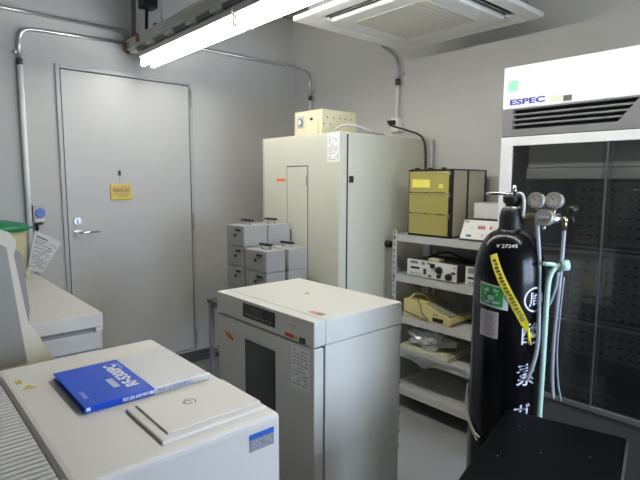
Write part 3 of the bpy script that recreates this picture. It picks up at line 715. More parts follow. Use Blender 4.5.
# contents seen through the drawers
def lumpy(name, label, cat, c, r, m, seed):
    rnd = random.Random(seed); bm_ = bmesh.new(); bmesh.ops.create_icosphere(bm_, subdivisions=2, radius=1)
    for v in bm_.verts:
        k = 1+rnd.uniform(-0.18, 0.18); v.co = Vector((c[0]+v.co.x*r[0]*k, c[1]+v.co.y*r[1]*k, max(c[2], c[2]+r[2]+v.co.z*r[2]*k)))
    b = B(); b.bm.free(); b.bm = bm_
    o = b.build(name, m); return tag(o, label, cat)
lumpy('bagged_parts', 'orange bagged parts in the bottom yellow drawer', 'bag', (2.625, 1.87, uz0+0.02), (0.05, 0.07, 0.036), mat('orange_contents', (0.85, 0.45, 0.04), 0.7, var=0.3, scale=40), 1)
lumpy('bagged_parts', 'tan bagged parts in the middle yellow drawer', 'bag', (2.625, 1.96, uz0+0.02+dz), (0.05, 0.055, 0.03), mat('tan_contents', (0.60, 0.36, 0.10), 0.7, var=0.3, scale=40), 2)
lumpy('bagged_parts', 'pale yellow bagged parts in the middle yellow drawer', 'bag', (2.62, 1.83, uz0+0.02+dz), (0.045, 0.055, 0.03), mat('pale_contents', (0.85, 0.80, 0.40), 0.7, var=0.2, scale=40), 3)
lumpy('bagged_parts', 'blue parts seen through the side of the drawer unit, middle drawer', 'bag', (2.82, 1.825, uz0+0.02+dz), (0.05, 0.04, 0.045), mat('blue_contents', (0.06, 0.12, 0.22), 0.6, var=0.3, scale=40), 4)
lumpy('bagged_parts', 'white papers seen through the side of the drawer unit, top drawer', 'bag', (2.76, 1.83, uz0+0.02+2*dz), (0.045, 0.045, 0.035), mat('white_contents', (0.6, 0.55, 0.42), 0.7, var=0.2, scale=40), 5)
lumpy('bagged_parts', 'red parts seen through the side of the drawer unit, top drawer', 'bag', (2.86, 1.81, uz0+0.02+2*dz), (0.03, 0.03, 0.025), mat('red_contents', (0.45, 0.09, 0.04), 0.7, var=0.3, scale=40), 6)

# temperature controller with white sloping panel
tc = thing('temperature_controller', 'white sloping-front controller with a red display on the rack top', 'controller', (2.70, 1.53, 1.189))
tz = 1.189; ty0, ty1 = 1.40, 1.672
b = B(); b.prism([(2.585, tz+0.012), (2.90, tz+0.012), (2.90, tz+0.125), (2.635, tz+0.118)], 'y', ty0, ty1-0.004); b.build('case', DGREY, tc)
b = B(); b.prism([(2.566, tz+0.012), (2.585, tz+0.012), (2.635, tz+0.118), (2.616, tz+0.118)], 'y', ty0, ty1); b.build('front_panel', WHITE, tc)
bx('base', DGREY, tc, 2.56, 2.90, ty0, ty1, tz, tz+0.012, 0.002)
def onslope(b, y0, y1, t0, t1, th=0.002):
    P0, P1 = Vector((2.566, 0, tz+0.012)), Vector((2.616, 0, tz+0.118)); n = Vector((-0.106, 0, 0.05)).normalized()*th
    q = [P0.lerp(P1, t)+Vector((0, y, 0)) for y, t in ((y0, t0), (y1, t0), (y1, t1), (y0, t1))]
    A = [b.bm.verts.new(p) for p in q]; C = [b.bm.verts.new(p+n) for p in q]
    b.bm.faces.new(A); b.bm.faces.new(C[::-1])
    for i in range(4): b.bm.faces.new((A[i], A[(i+1) % 4], C[(i+1) % 4], C[i]))
    return b
onslope(B(), 1.525, 1.572, 0.55, 0.72).build('red_display', mat('red_led_window', (0.30, 0.03, 0.03), 0.3, var=0.1), tc)
onslope(B(), 1.484, 1.497, 0.56, 0.74).build('red_button', RED, tc)
onslope(B(), 1.60, 1.635, 0.10, 0.22).build('blue_mark', mat('teal_print', (0.05, 0.22, 0.28), 0.5, var=0), tc)
onslope(B(), 1.638, 1.662, 0.86, 0.93, 0.001).build('dark_mark', INK, tc)
b = B(); onslope(b, 1.525, 1.54, 0.15, 0.3); onslope(b, 1.49, 1.505, 0.15, 0.3); onslope(b, 1.60, 1.615, 0.55, 0.62); b.build('button', LGREY, tc)
# white boxes behind
wb = thing('white_box', 'plain white carton resting on the sloping controller', 'box', (2.74, 1.50, tz+0.126))
bx('carton', WHITE, wb, 2.665, 2.84, 1.38, 1.645, tz+0.1262, tz+0.215, 0.003)
bx('lid_flap', PAPER, wb, 2.664, 2.841, 1.379, 1.646, tz+0.213, tz+0.217, 0.001)

# signal generator on second shelf
z2 = 0.923
sgn = thing('signal_generator', 'white-fronted bench meter with black knobs on the second rack shelf', 'instrument', (2.72, 1.865, z2))
gy0, gy1, gx = 1.682, 2.055, 2.565
bx('case', DGREY, sgn, gx+0.006, 2.86, gy0+0.004, gy1-0.004, z2+0.008, z2+0.108, 0.003)
bx('front_panel', WHITE, sgn, gx, gx+0.006, gy0, gy1, z2+0.006, z2+0.112, 0.002)
for yy in (gy1-0.175, gy1-0.115, gy1-0.055): pass
b = B(); b.box(gx-0.002, gx, gy1-0.085, gy1-0.025, z2+0.085, z2+0.104); b.box(gx-0.002, gx, gy1-0.14, gy1-0.115, z2+0.085, z2+0.104)
b.box(gx-0.002, gx, gy1-0.19, gy1-0.155, z2+0.09, z2+0.104); b.build('display', MGREY, sgn)
bx('nameplate', BLACK, sgn, gx-0.002, gx, gy1-0.098, gy1-0.030, z2+0.052, z2+0.066)
for k in range(6): bx('push_button', LGREY, sgn, gx-0.006, gx, gy1-0.026-0.0155*k-0.011, gy1-0.026-0.0155*k, z2+0.016, z2+0.03, 0.001)
bx('selector', DGREY, sgn, gx-0.006, gx, gy1-0.152, gy1-0.132, z2+0.026, z2+0.062, 0.002)
for y, z, r in ((gy0+0.170, 0.087, 0.015), (gy0+0.122, 0.066, 0.023), (gy0+0.052, 0.033, 0.022), (gy0+0.122, 0.028, 0.012), (gy0+0.190, 0.022, 0.006)):
    kb = B().cyl((gx, y, z2+z), (gx-0.018, y, z2+z), r, r*0.88, 20).build('knob', BLACK, sgn)
b = B(); b.box(gx-0.003, gx, gy0+0.010, gy0+0.036, z2+0.052, z2+0.066); b.build('switch', BLACK, sgn)
bx('red_lamp', RED, sgn, gx-0.004, gx, gy0+0.012, gy0+0.022, z2+0.088, z2+0.096)
for y in (gy0+0.04, gy1-0.04): bx('foot', RUBBER, sgn, gx+0.02, gx+0.04, y-0.01, y+0.01, z2, z2+0.008)
for y in (gy0+0.04, gy1-0.04): bx('foot', RUBBER, sgn, 2.82, 2.84, y-0.01, y+0.01, z2, z2+0.008)
tp = bx('paper_pad', mat('cream_pad', (0.72, 0.66, 0.42), 0.6, var=0.03), None, 2.60, 2.66, 1.835, 1.915, z2+0.1082, z2+0.126, 0.003)
tag(tp, 'small cream pad lying on the white-fronted bench meter', 'pad')
cb = B().tube([(2.68, 1.98, z2+0.116), (2.72, 1.90, z2+0.15), (2.70, 1.82, z2+0.16), (2.74, 1.76, z2+0.13), (2.78, 1.72, z2+0.116)], 0.006, 8, smooth=6).build('signal_cable', RUBBER)
tag(cb, 'black cable lying on the white-fronted bench meter', 'cord')
# second instrument
s2 = thing('bench_meter', 'white-fronted meter with two dark windows partly behind the black gas cylinder', 'instrument', (2.72, 1.48, z2))
bx('case', DGREY, s2, 2.576, 2.86, 1.33, 1.622, z2+0.006, z2+0.112, 0.003)
bx('front_panel', mat('warm_white_panel', (0.72, 0.71, 0.64), 0.45, var=0.02), s2, 2.570, 2.576, 1.326, 1.626, z2+0.005, z2+0.115, 0.002)
bx('window', MGREY, s2, 2.567, 2.570, 1.50, 1.607, z2+0.075, z2+0.108, 0.001)
bx('window', BLACK, s2, 2.567, 2.570, 1.40, 1.607, z2+0.042, z2+0.056, 0.001)
for k in range(6): bx('push_button', MGREY, s2, 2.566, 2.570, 1.60-0.021*k-0.014, 1.60-0.021*k, z2+0.014, z2+0.026, 0.001)
for x in (2.6, 2.82):
    for y in (1.36, 1.59): bx('foot', RUBBER, s2, x, x+0.02, y-0.01, y+0.01, z2, z2+0.006)
# cream desk console on third shelf
z3 = 0.649
ph = thing('desk_console', 'cream wedge-shaped desk console with a coiled cord on the third rack shelf', 'console', (2.68, 1.88, z3))
b = B(); b.prism([(2.075, z3+0.002), (1.725, z3+0.002), (1.705, z3+0.022), (1.712, z3+0.042), (1.80, z3+0.066), (1.93, z3+0.112), (2.075, z3+0.118)], 'x', 2.565, 2.80)
b.build('housing', CREAM, ph)
b = B(); b.prism([(1.735, z3+0.050), (1.80, z3+0.067), (1.915, z3+0.108), (1.915, z3+0.112), (1.80, z3+0.072), (1.735, z3+0.055)], 'x', 2.585, 2.78); b.build('key_panel', mat('grey_keys', (0.35, 0.34, 0.28), 0.5, var=0.2, scale=70), ph)
bx('port', BLACK, ph, 2.563, 2.565, 1.765, 1.845, z3+0.012, z3+0.036, 0.001)
bx('port_label', COPPER, ph, 2.562, 2.563, 1.775, 1.835, z3+0.008, z3+0.012)
b = B()
for y in (1.81, 1.83): b.box(2.563, 2.565, y, y+0.008, z3+0.05, z3+0.058)
b.build('jack', DGREY, ph)
B().tube([(2.562, 2.07, z3+0.035), (2.556, 1.95, z3+0.02), (2.557, 1.88, z3+0.008)], 0.003, 6, smooth=6).build('cord', DGREY, ph)
B().tube([(2.65, 2.04, z3+0.118), (2.62, 2.03, z3+0.14), (2.58, 1.98, z3+0.135), (2.56, 1.94, z3+0.10), (2.556, 1.92, z3+0.05), (2.558, 1.87, z3+0.015)], 0.003, 6, smooth=6).build('cord', DGREY, ph)
B().tube([(2.60, 2.05, z3+0.118), (2.61, 2.02, z3+0.150), (2.64, 1.97, z3+0.150), (2.66, 1.95, z3+0.115)], 0.007, 8, smooth=8).build('handset_loop', CREAM, ph)
# tray and plastic bag on the fourth shelf
z4 = 0.419
tr = thing('cream_tray', 'flat cream tray under a crumpled plastic bag on the fourth rack shelf', 'tray', (2.70, 1.90, z4))
TRY = mat('cream_tray', (0.60, 0.58, 0.44), 0.5, var=0.05)
bx('tray_base', TRY, tr, 2.556, 2.86, 1.72, 2.10, z4, z4+0.032, 0.008)
b = B(); b.box(2.572, 2.576, 1.735, 2.085, z4+0.032, z4+0.042); b.box(2.84, 2.844, 1.735, 2.085, z4+0.032, z4+0.042); b.box(2.576, 2.84, 1.735, 1.739, z4+0.032, z4+0.042); b.box(2.576, 2.84, 2.081, 2.085, z4+0.032, z4+0.042)
b.build('rim', TRY, tr)
CLR = clear('clear_poly_bag', (0.74, 0.75, 0.72), 0.55, 0.18, 0.14)
def crumple(c, r, seed, base):
    rnd = random.Random(seed); bm_ = bmesh.new(); bmesh.ops.create_icosphere(bm_, subdivisions=3, radius=1)
    ph_ = [rnd.uniform(0, 6) for _ in range(9)]
    for v in bm_.verts:
        x, y, z = v.co; k = 1+0.13*math.sin(5*x+ph_[0]+3*z)+0.12*math.sin(7*y+ph_[1])+0.1*math.sin(9*z+4*y+ph_[2])+rnd.uniform(-.05, .05)
        v.co = Vector((c[0]+x*r[0]*k, c[1]+y*r[1]*k, max(base, c[2]+z*r[2]*k)))
    b = B(); b.bm.free(); b.bm = bm_; return b
o = crumple((2.675, 1.925, z4+0.088), (0.11, 0.165, 0.07), 3, z4+0.043).build('plastic_bag', CLR); bag = tag(o, 'crumpled clear plastic bag lying on the cream tray', 'bag')
o = crumple((2.62, 1.86, z4+0.115), (0.04, 0.05, 0.05), 8, z4+0.06).build('small_bag', CLR, bag)  # separate small twisted bag, parented to the larger bag
b = B(); n1, n2 = 12, 6; G = []
for i in range(n1+1):
    y = 2.08-0.50*i/n1; row = []
    drop = 0.03+0.055*math.sin(math.pi*min(1, i/n1*1.35))**2
    for j in range(n2+1):
        t = j/n2; row.append(b.bm.verts.new((2.556-0.012*min(1, t*3)-0.004*math.sin(i*1.7), y, z4+0.006-drop*max(0, t-0.1)+0.002*math.sin(i*2.3+j))))
    G.append(row)
for i in range(n1):
    for j in range(n2): b.bm.faces.new((G[i][j], G[i+1][j], G[i+1][j+1], G[i][j+1])).smooth = True
o = b.build('plastic_film', clear('thin_film', (0.75, 0.76, 0.74), 0.22, 0.15, 0.10)); tag(o, 'sheet of clear plastic film hanging over the fourth shelf edge', 'film')

# ================================================================== GLASS-DOOR SHOWCASE CABINET
EX, EX1, EY0, EY1 = 2.30, 2.985, 0.10, 1.283
es = thing('glass_cabinet', 'tall white chamber cabinet with sliding glass doors and louvred header beside the rack', 'cabinet', ((EX+EX1)/2, (EY0+EY1)/2, 0))
HEADW = mat('header_white', (0.80, 0.80, 0.82), 0.35, var=0.01)
DARKI = mat('interior_grey', (0.13, 0.135, 0.13), 0.55, var=0.1, scale=6)
PEG = mat('perforated_plate', (0.36, 0.37, 0.35), 0.5, var=0.06, scale=5)
b = B(); b.box(EX+0.02, EX1, EY1-0.03, EY1, 0.10, 1.745); b.box(EX+0.02, EX1, EY0, EY0+0.03, 0.10, 1.745)
b.box(EX+0.02, EX1, EY0+0.03, EY1-0.03, 1.715, 1.745); b.build('carcass', WHITE, es)
bx('back_wall', DARKI, es, EX1-0.03, EX1, EY0+0.03, EY1-0.03, 0.10, 1.715)
bx('inner_floor', DARKI, es, EX+0.02, EX1-0.03, EY0+0.03, EY1-0.03, 0.44, 0.47)
bx('base_front', DGREY, es, EX+0.005, EX+0.02, EY0, EY1, 0.10, 0.525)
bx('base', DGREY, es, EX+0.03, EX1-0.02, EY0+0.02, EY1-0.02, 0, 0.10)
bx('header', HEADW, es, EX-0.004, EX1, EY0, EY1, 1.874, 2.068, 0.004)
b = B(); b.box(EX+0.03, EX1, EY0, EY1, 1.745, 1.874); b.build('header_back', BLACK, es)
GRL = mat('louvre_grey', (0.18, 0.18, 0.178), 0.45, var=0.03)
b = B(); b.box(EX, EX+0.03, 1.232, EY1, 1.746, 1.874, 0.002); b.box(EX, EX+0.03, EY0, 0.66, 1.746, 1.874, 0.002)
b.box(EX, EX+0.03, 0.66, 1.232, 1.746, 1.778); b.box(EX, EX+0.03, 0.66, 1.232, 1.868, 1.874)
b.prism([(0.66, 1.778), (0.775, 1.778), (0.70, 1.868), (0.66, 1.868)], 'x', EX, EX+0.03); b.build('louvre_surround', GRL, es)
for k in range(3):
    z = 1.799+k*0.0235
    B().box(EX+0.003, EX+0.026, 0.745-0.02*k, 1.231, z-0.004, z+0.004, 0.001, rot=None).build('louvre_slat', GRL, es)
# frame
b = B(); b.box(EX-0.006, EX+0.02, EY0, EY1, 1.700, 1.742, 0.003); b.box(EX-0.006, EX+0.02, EY1-0.058, EY1, 0.49, 1.700, 0.003)
b.box(EX-0.006, EX+0.02, EY0, EY0+0.058, 0.49, 1.700, 0.003); b.build('door_frame', WHITE, es)
b = B(); b.box(EX-0.006, EX+0.02, EY0+0.058, EY1-0.058, 0.525, 0.548, 0.003); b.build('door_sill', mat('sill_grey', (0.12, 0.12, 0.115), 0.4, var=0.1), es)
SG = clear('cabinet_glass', (0.55, 0.60, 0.60), 0.02, 0.015, 0.05)
ymid = 0.805
for (a0, a1, x) in ((ymid-0.02, EY1-0.058, EX+0.004), (EY0+0.058, ymid+0.02, EX+0.012)):
    d_ = bx('glass_door', SG, es, x, x+0.004, a0, a1, 0.548, 1.70)
bx('meeting_stile', mat('stile_grey', (0.07, 0.07, 0.075), 0.4, var=0), es, EX+0.001, EX+0.004, ymid-0.004, ymid+0.004, 0.548, 1.70)
bx('header_shadow_line', GAP, es, EX+0.002, EX+0.029, EY0+0.002, EY1-0.002, 1.7422, 1.7455)  # black strip standing in for the shadow line under the louvre surround
# things fixed inside
bx('air_duct', mat('duct_grey', (0.62, 0.62, 0.58), 0.5, var=0.04), es, EX+0.10, EX1-0.03, EY0+0.03, EY1-0.09, 1.575, 1.715, 0.004)
bx('duct_lip', mat('duct_lip', (0.85, 0.85, 0.80), 0.5, var=0.03), es, EX+0.085, EX+0.10, EY0+0.03, EY1-0.09, 1.545, 1.595, 0.003)
bx('duct_lip', mat('duct_lip'  , (0.55, 0.55, 0.52)), es, EX+0.085, EX+0.10, EY0+0.03, EY1-0.09, 1.600, 1.604)
PX = 2.74
b = B(); b.box(PX, PX+0.01, EY0+0.03, 1.10, 0.62, 1.53); pp = b.build('perforated_panel', PEG, es)
b = B()
for i in range(19):
    for j in range(22):
        z = 0.655+i*0.0465; y = 1.075-j*0.045
        if y < EY0+0.06: continue
        b.box(PX-0.0008, PX, y-0.022, y, z-0.005, z+0.005)
stuff(b.build('panel_slots', GAP, pp))
for y in (1.10, 0.93): bx('slotted_upright', mat('upright_blue_grey', (0.12, 0.15, 0.19), 0.5, var=0.05), es, PX-0.035, PX-0.001, y, y+0.03, 0.47, 1.545)
for (z, x0) in ((1.222, 2.42), (0.845, 2.60)):
    s_ = bx('inner_shelf', DARKI, es, x0, PX-0.036, EY0+0.04, EY1-0.07, z-0.012, z, 0.001)
    bx('shelf_edge', WHITE, s_, x0-0.006, x0, EY0+0.04, EY1-0.07, z-0.016, z-0.002, 0.001)
    bx('shelf_edge', WHITE, s_, x0-0.006, x0, EY0+0.04, EY1-0.07, z+0.010, z+0.016, 0.001)
for k in range(4): bx('floor_rail', MGREY, es, EX+0.07+k*0.09, EX+0.078+k*0.09, EY0+0.04, EY1-0.07, 0.47, 0.482)
tg = bx('yellow_tag', mat('yellow_tag', (0.55, 0.48, 0.05), 0.5, var=0.1), None, 2.700, 2.704, 0.965, 1.02, 0.985, 1.06, 0.001)
tag(tg, 'small yellow tag stuck on an upright inside the glass cabinet', 'tag')
# header print
HB = mat('logo_blue', (0.04, 0.05, 0.42), 0.4, var=0)
text('ESPEC', 0.027, HB, es, (EX-0.004, 1.163, 1.904), (0, -1, 0), (0, 0, 1), name='logo_lettering', width=0.168, bold=0.04)
bx('green_square', mat('mint_print', (0.28, 0.68, 0.46), 0.5, var=0), es, EX-0.0052, EX-0.004, 1.210, 1.258, 1.955, 2.003)
bx('cream_label', mat('cream_print', (0.72, 0.70, 0.55), 0.5, var=0), es, EX-0.0052, EX-0.004, 1.005, 1.058, 1.885, 1.912)
bx('dark_label', mat('brown_label', (0.12, 0.09, 0.07), 0.4, var=0.1), es, EX-0.0055, EX-0.004, 0.962, 0.998, 1.884, 1.908)

# ================================================================== GAS CYLINDER, REGULATOR, CART
GX, GY, GR = 1.6265, 0.858, 0.116
TOC = Vector((-GX, -GY, 0)).normalized()            # from the cylinder axis towards the camera side
A0 = math.atan2(TOC.y, TOC.x)
CYLM = mat('cylinder_black_gloss', (0.004, 0.004, 0.005), 0.20, var=0.1, scale=6, bump=0.03, bscale=40, spec=0.28)
gc = thing('gas_cylinder', 'tall glossy black gas cylinder with white lettering and a yellow tie band', 'gas cylinder', (GX, GY, 0.03))
prof = [(0.0, 0.032), (0.10, 0.030), (GR, 0.05), (GR, 1.20)]
for k in range(1, 13):
    a = k/12*math.pi/2*0.93; prof.append((0.040+(GR-0.040)*math.cos(a), 1.20+0.165*math.sin(a)))
prof += [(0.040, 1.372), (0.040, 1.375), (0, 1.375)]
B().lathe(prof, (GX, GY), 64).build('body', CYLM, gc)
nb = B(); nb.lathe([(0.043, 1.362), (0.040, 1.38), (0.040, 1.41), (0.036, 1.432), (0.029, 1.443), (0.020, 1.447)], (GX, GY), 32); nb.build('valve_guard', BLACK, gc)
nb = B(); nb.lathe([(0.020, 1.447), (0.024, 1.456), (0.030, 1.462), (0.031, 1.479), (0.028, 1.484), (0, 1.484)], (GX, GY), 24); nb.build('hand_wheel', BLACK, gc)
nb = B(); nb.lathe([(0.030, 1.440), (0.0305, 1.444), (0.022, 1.449)], (GX, GY), 24); nb.build('valve_collar', STEEL, gc)
def cyl_pt(a, z, r=GR): return Vector((GX+r*math.cos(a), GY+r*math.sin(a), z))
def around(a_c, z_c, r=GR, tilt=0.0):
    """maps flat (u to the right as seen from outside, v up) onto the cylinder wall"""
    def f(u, v):
        uu = u*math.cos(tilt)-v*math.sin(tilt); vv = u*math.sin(tilt)+v*math.cos(tilt)
        return cyl_pt(a_c+uu/r, z_c+vv, r+0.0008)
    return f
WL = mat('white_lettering', (0.72, 0.76, 0.86), 0.45, var=0.1, scale=60)
def patch(name, m, a0, a1, z0, z1, parent=gc, r=GR+0.0005, n=10, skew=0.0):
    b = B(); G = [[b.bm.verts.new(cyl_pt(a0+(a1-a0)*i/n, z+skew*i/n, r)) for z in (z0, z1)] for i in range(n+1)]
    for i in range(n): b.bm.faces.new((G[i][0], G[i+1][0], G[i+1][1], G[i][1])).smooth = True
    return b.build(name, m, parent)
# angle measured from the direction to the camera; + is to the right in the picture
def ang(px): return A0 + px
gl = mat('green_label', (0.03, 0.42, 0.06), 0.45, var=0.06)
g_ = patch('green_label', PAPER, ang(-0.85), ang(0.02), 1.122, 1.198, skew=-0.012)
patch('green_field', gl, ang(-0.82), ang(-0.12), 1.129, 1.192, g_, r=GR+0.0010, skew=-0.010)
fm = around(ang(-0.47), 1.158, GR+0.001)
def emblem_fn(u, v): return fm(u, v)
b = B()
for (u0, u1, v0, v1) in ((-.016, .016, .010, .022), (-.022, .022, -.002, .008), (-.010, .010, -.018, -.002), (-.026, -.016, .012, .018), (.016, .026, .012, .018), (.006, .030, -.028, -.021), (-.02, 0.0, -.028, -.021)):
    b.quad([emblem_fn(u, v) for u, v in ((u0, v0), (u1, v0), (u1, v1), (u0, v1))])
b.build('white_emblem', WL, g_)
pk = patch('notice_label', mat('pinkish_paper', (0.72, 0.63, 0.66), 0.6, var=0.04), ang(-0.80), ang(-0.22), 1.015, 1.105, skew=-0.004)
b = B(); rnd = random.Random(12)
for i in range(9):
    z = 1.094-i*0.0088; u = -0.74
    while u < -0.31:
        L = rnd.uniform(0.05, 0.14); e = min(u+L, -0.27)
        b.quad([cyl_pt(ang(a), zz-0.004*(a+0.78)/0.48, GR+0.0012) for a, zz in ((u, z-0.0015), (e, z-0.0015), (e, z+0.0015), (u, z+0.0015))]); u = e+0.03
stuff(b.build('printed_text', mat('mauve_ink', (0.32, 0.27, 0.30), 0.7, var=0), pk))
# lettering: circled mark and vertical characters
b = B()
CA, CZ_ = ang(0.80), 1.148
for k in range(28):
    a0, a1 = 2*math.pi*k/28, 2*math.pi*(k+1)/28
    if k in (4, 5): continue
    b.quad([around(CA, CZ_)(r*math.cos(a)*1.0, r*math.sin(a)) for r, a in ((0.036, a0), (0.042, a0), (0.042, a1), (0.036, a1))])
b.build('circled_mark', WL, gc)
text('周', 0.048, WL, gc, (0, 0, 0), (1, 0, 0), (0, 0, 1), name='circled_character', fmap=around(CA, CZ_), width=0.046, bold=0.008)
text('酸', 0.074, WL, gc, (0, 0, 0), (1, 0, 0), (0, 0, 1), name='white_character', fmap=around(ang(0.72), 1.035), width=0.070, bold=0.008)
text('素', 0.076, WL, gc, (0, 0, 0), (1, 0, 0), (0, 0, 1), name='white_character', fmap=around(ang(0.64), 0.895), width=0.070, bold=0.008)
text('ガ', 0.060, WL, gc, (0, 0, 0), (1, 0, 0), (0, 0, 1), name='white_character', fmap=around(ang(0.56), 0.765), width=0.060, bold=0.008)
text('ス', 0.060, WL, gc, (0, 0, 0), (1, 0, 0), (0, 0, 1), name='white_character', fmap=around(ang(0.56), 0.64), width=0.060, bold=0.008)
# stamped number on the shoulder
def shoulder(u, v):
    zc = 1.321+v*0.8+u*0.05; s = min(0.999, max(0, (zc-1.20)/0.165)); rr = 0.040+(GR-0.040)*math.sqrt(1-s*s)+0.0022
    return cyl_pt(ang(-0.12)+u/rr, zc, rr)
text('V 27245', 0.014, mat('white_stencil', (0.75, 0.75, 0.75), 0.5, var=0), gc, (0, 0, 0), (1, 0, 0), (0, 0, 1), name='serial_number', fmap=shoulder, width=0.068, bold=0.01)
# yellow tie band
YB = mat('yellow_tape', (0.75, 0.68, 0.02), 0.4, var=0.1, scale=30)
tb_ = B(); NN = 24; path = [(-0.50, 1.292), (-0.30, 1.243), (-0.08, 1.19), (0.18, 1.135), (0.42, 1.085), (0.54, 1.06), (0.60, 1.04)]
PP = spline([Vector((a, z, 0)) for a, z in path], 5); G = []
for i, p in enumerate(PP):
    t = i/(len(PP)-1); w = 0.0125*(1-0.75*max(0, (t-0.75)/0.25))
    rr = GR if p.y < 1.20 else 0.040+(GR-0.040)*math.sqrt(max(0, 1-((p.y-1.20)/0.165)**2))
    rr += 0.003
    G.append([tb_.bm.verts.new(cyl_pt(ang(p.x)+s*w/rr, p.y+s*w*0.45, rr)) for s in (-1, 1)])
for i in range(len(G)-1): tb_.bm.faces.new((G[i][0], G[i][1], G[i+1][1], G[i+1][0])).smooth = True
bmesh.ops.solidify(tb_.bm, geom=list(tb_.bm.faces), thickness=0.0008)
tape = tb_.build('tie_band', YB, gc)
b = B(); rnd = random.Random(5)
for i in range(2, len(PP)-10):
    p, q = PP[i], PP[i+1]
    def tp_(p, s):
        rr = (GR if p.y < 1.20 else 0.040+(GR-0.040)*math.sqrt(max(0, 1-((p.y-1.20)/0.165)**2)))+0.0048
        return cyl_pt(ang(p.x)+s*0.0125/rr, p.y+s*0.0125*0.45, rr)
    m_ = p.lerp(q, 0.7)
    lo, hi = (-0.5, 0.45) if i % 3 else (-0.2, 0.5)
    b.quad([tp_(p, lo), tp_(m_, lo), tp_(m_, hi), tp_(p, hi)])
b.build('tie_band_print', mat('olive_ink', (0.16, 0.14, 0.01), 0.6, var=0), tape)
b = B()
for (d, z, L) in ((0.61, 1.04, -0.025), (0.63, 1.035, -0.035), (0.66, 1.04, -0.015), (0.58, 1.035, -0.02)):
    b.tube([cyl_pt(ang(0.60), 1.045, GR+0.004), cyl_pt(ang(d), z+L*0.5, GR+0.010), cyl_pt(ang(d+0.03), z+L, GR+0.008)], 0.0035, 6, smooth=3)
b.build('knot', YB, tape)
# valve key on top
vk = thing('valve_key', 'chrome valve key lying across the top of the black gas cylinder', 'key', (GX, GY, 1.485))
RT = Vector((math.cos(A0+math.pi/2), math.sin(A0+math.pi/2), 0))    # to the right in the picture
c0 = Vector((GX, GY, 0))
def cp_(r, n, z): return c0+RT*r+TOC*n+Vector((0, 0, z))
B().tube([cp_(-0.088, 0.0, 1.489), cp_(-0.07, 0, 1.491), cp_(0.012, 0.0, 1.490)], 0.0055, 10, radii=lambda t: 0.0035+0.0025*math.sin(t*2)).build('bar', CHROME, vk)
B().cyl(cp_(0.006, 0, 1.486), cp_(0.006, 0, 1.518), 0.007, n=14).build('stem', CHROME, vk)
# regulator
rg = thing('regulator', 'gas regulator with round gauges and brass fittings screwed to the cylinder valve', 'regulator', tuple(cp_(0.08, 0.02, 1.36)))
B().tube([cp_(0.015, 0.02, 1.492), cp_(0.03, 0.03, 1.488), cp_(0.037, 0.035, 1.46), cp_(0.035, 0.035, 1.415)], 0.0055, 8, smooth=6).build('yoke', WHITE, rg)
b = B(); b.cyl(cp_(0.03, 0.02, 1.413), cp_(0.075, 0.02, 1.413), 0.013, n=8); b.build('inlet_nut', BRASS, rg)
b = B(); b.cyl(cp_(0.06, 0.02, 1.413), cp_(0.175, 0.02, 1.408), 0.009, n=12); b.cyl(cp_(0.10, 0.02, 1.41), cp_(0.15, 0.02, 1.41), 0.018, n=20); b.build('body', STEEL, rg)
GF = TOC*0.90 - RT*0.38; GF = (GF+Vector((0, 0, 0.12))).normalized()     # gauges look left of the camera
GA = mat('gauge_grey', (0.42, 0.41, 0.38), 0.35, 0.3, var=0.05)
GFACE = mat('gauge_face', (0.46, 0.44, 0.38), 0.3, var=0.15, scale=60)
for (r, z, R_) in ((0.074, 1.470, 0.0265), (0.128, 1.471, 0.0265)):
    c = cp_(r, 0.035, z)
    g = B().cyl(c-GF*0.022, c+GF*0.012, R_*0.94, R_, 28).build('gauge', GA, rg)
    B().cyl(c+GF*0.012, c+GF*0.0135, R_*0.80, n=28).build('dial_face', GFACE, g)
    q = B(); u = GF.cross(Vector((0, 0, 1))).normalized(); w = u.cross(GF)
    pt = c+GF*0.0145
    for k in range(14):
        a0 = math.radians(-40+260*k/14); a1 = math.radians(-40+260*(k+0.45)/14)
        q.quad([pt+u*math.cos(a)*rr+w*math.sin(a)*rr for rr, a in ((R_*.58, a0), (R_*.70, a0), (R_*.70, a1), (R_*.58, a1))])
    q.quad([pt-u*0.002, pt+u*0.002, pt+u*R_*0.35+w*R_*0.5, pt+u*R_*0.33+w*R_*0.5]); q.build('scale', DINK, g)
    B().cyl(c-GF*0.005-Vector((0, 0, R_)), Vector(cp_(0.125, 0.02, 1.415)), 0.006, n=10).build('stem', BRASS, rg)
c = cp_(0.100, 0.055, 1.416)
kn = B().cyl(c-GF*0.03, c+GF*0.012, 0.025, 0.027, 28).build('adjusting_knob', GA, rg)
b = B(); u = GF.cross(Vector((0, 0, 1))).normalized(); b.box(-0.016, 0.016, -0.002, 0.002, -0.003, 0.003)
Rm = Matrix((u, GF, u.cross(GF))).transposed(); b.map(lambda v: c+GF*0.014+Rm @ v); b.build('knob_grip', LGREY, kn)
B().cyl(c-Vector((0, 0, 0.026)), c-Vector((0, 0, 0.040)), 0.006, n=10).build('drain', CHROME, rg)
b = B(); b.cyl(cp_(0.148, 0.03, 1.408), cp_(0.170, 0.03, 1.408), 0.010, n=12); b.cyl(cp_(0.162, 0.03, 1.415), cp_(0.162, 0.03, 1.375), 0.009, n=10); b.build('outlet', BRASS, rg)
b = B(); b.cyl(cp_(0.168, 0.03, 1.44), cp_(0.196, 0.02, 1.445), 0.012, n=14); b.cyl(cp_(0.180, 0.03, 1.42), cp_(0.186, 0.03, 1.40), 0.008, n=10); b.build('outlet_valve', BLACK, rg)
HOSE = clear('milky_hose', (0.55, 0.57, 0.62), 0.62, 0.25, 0.06)
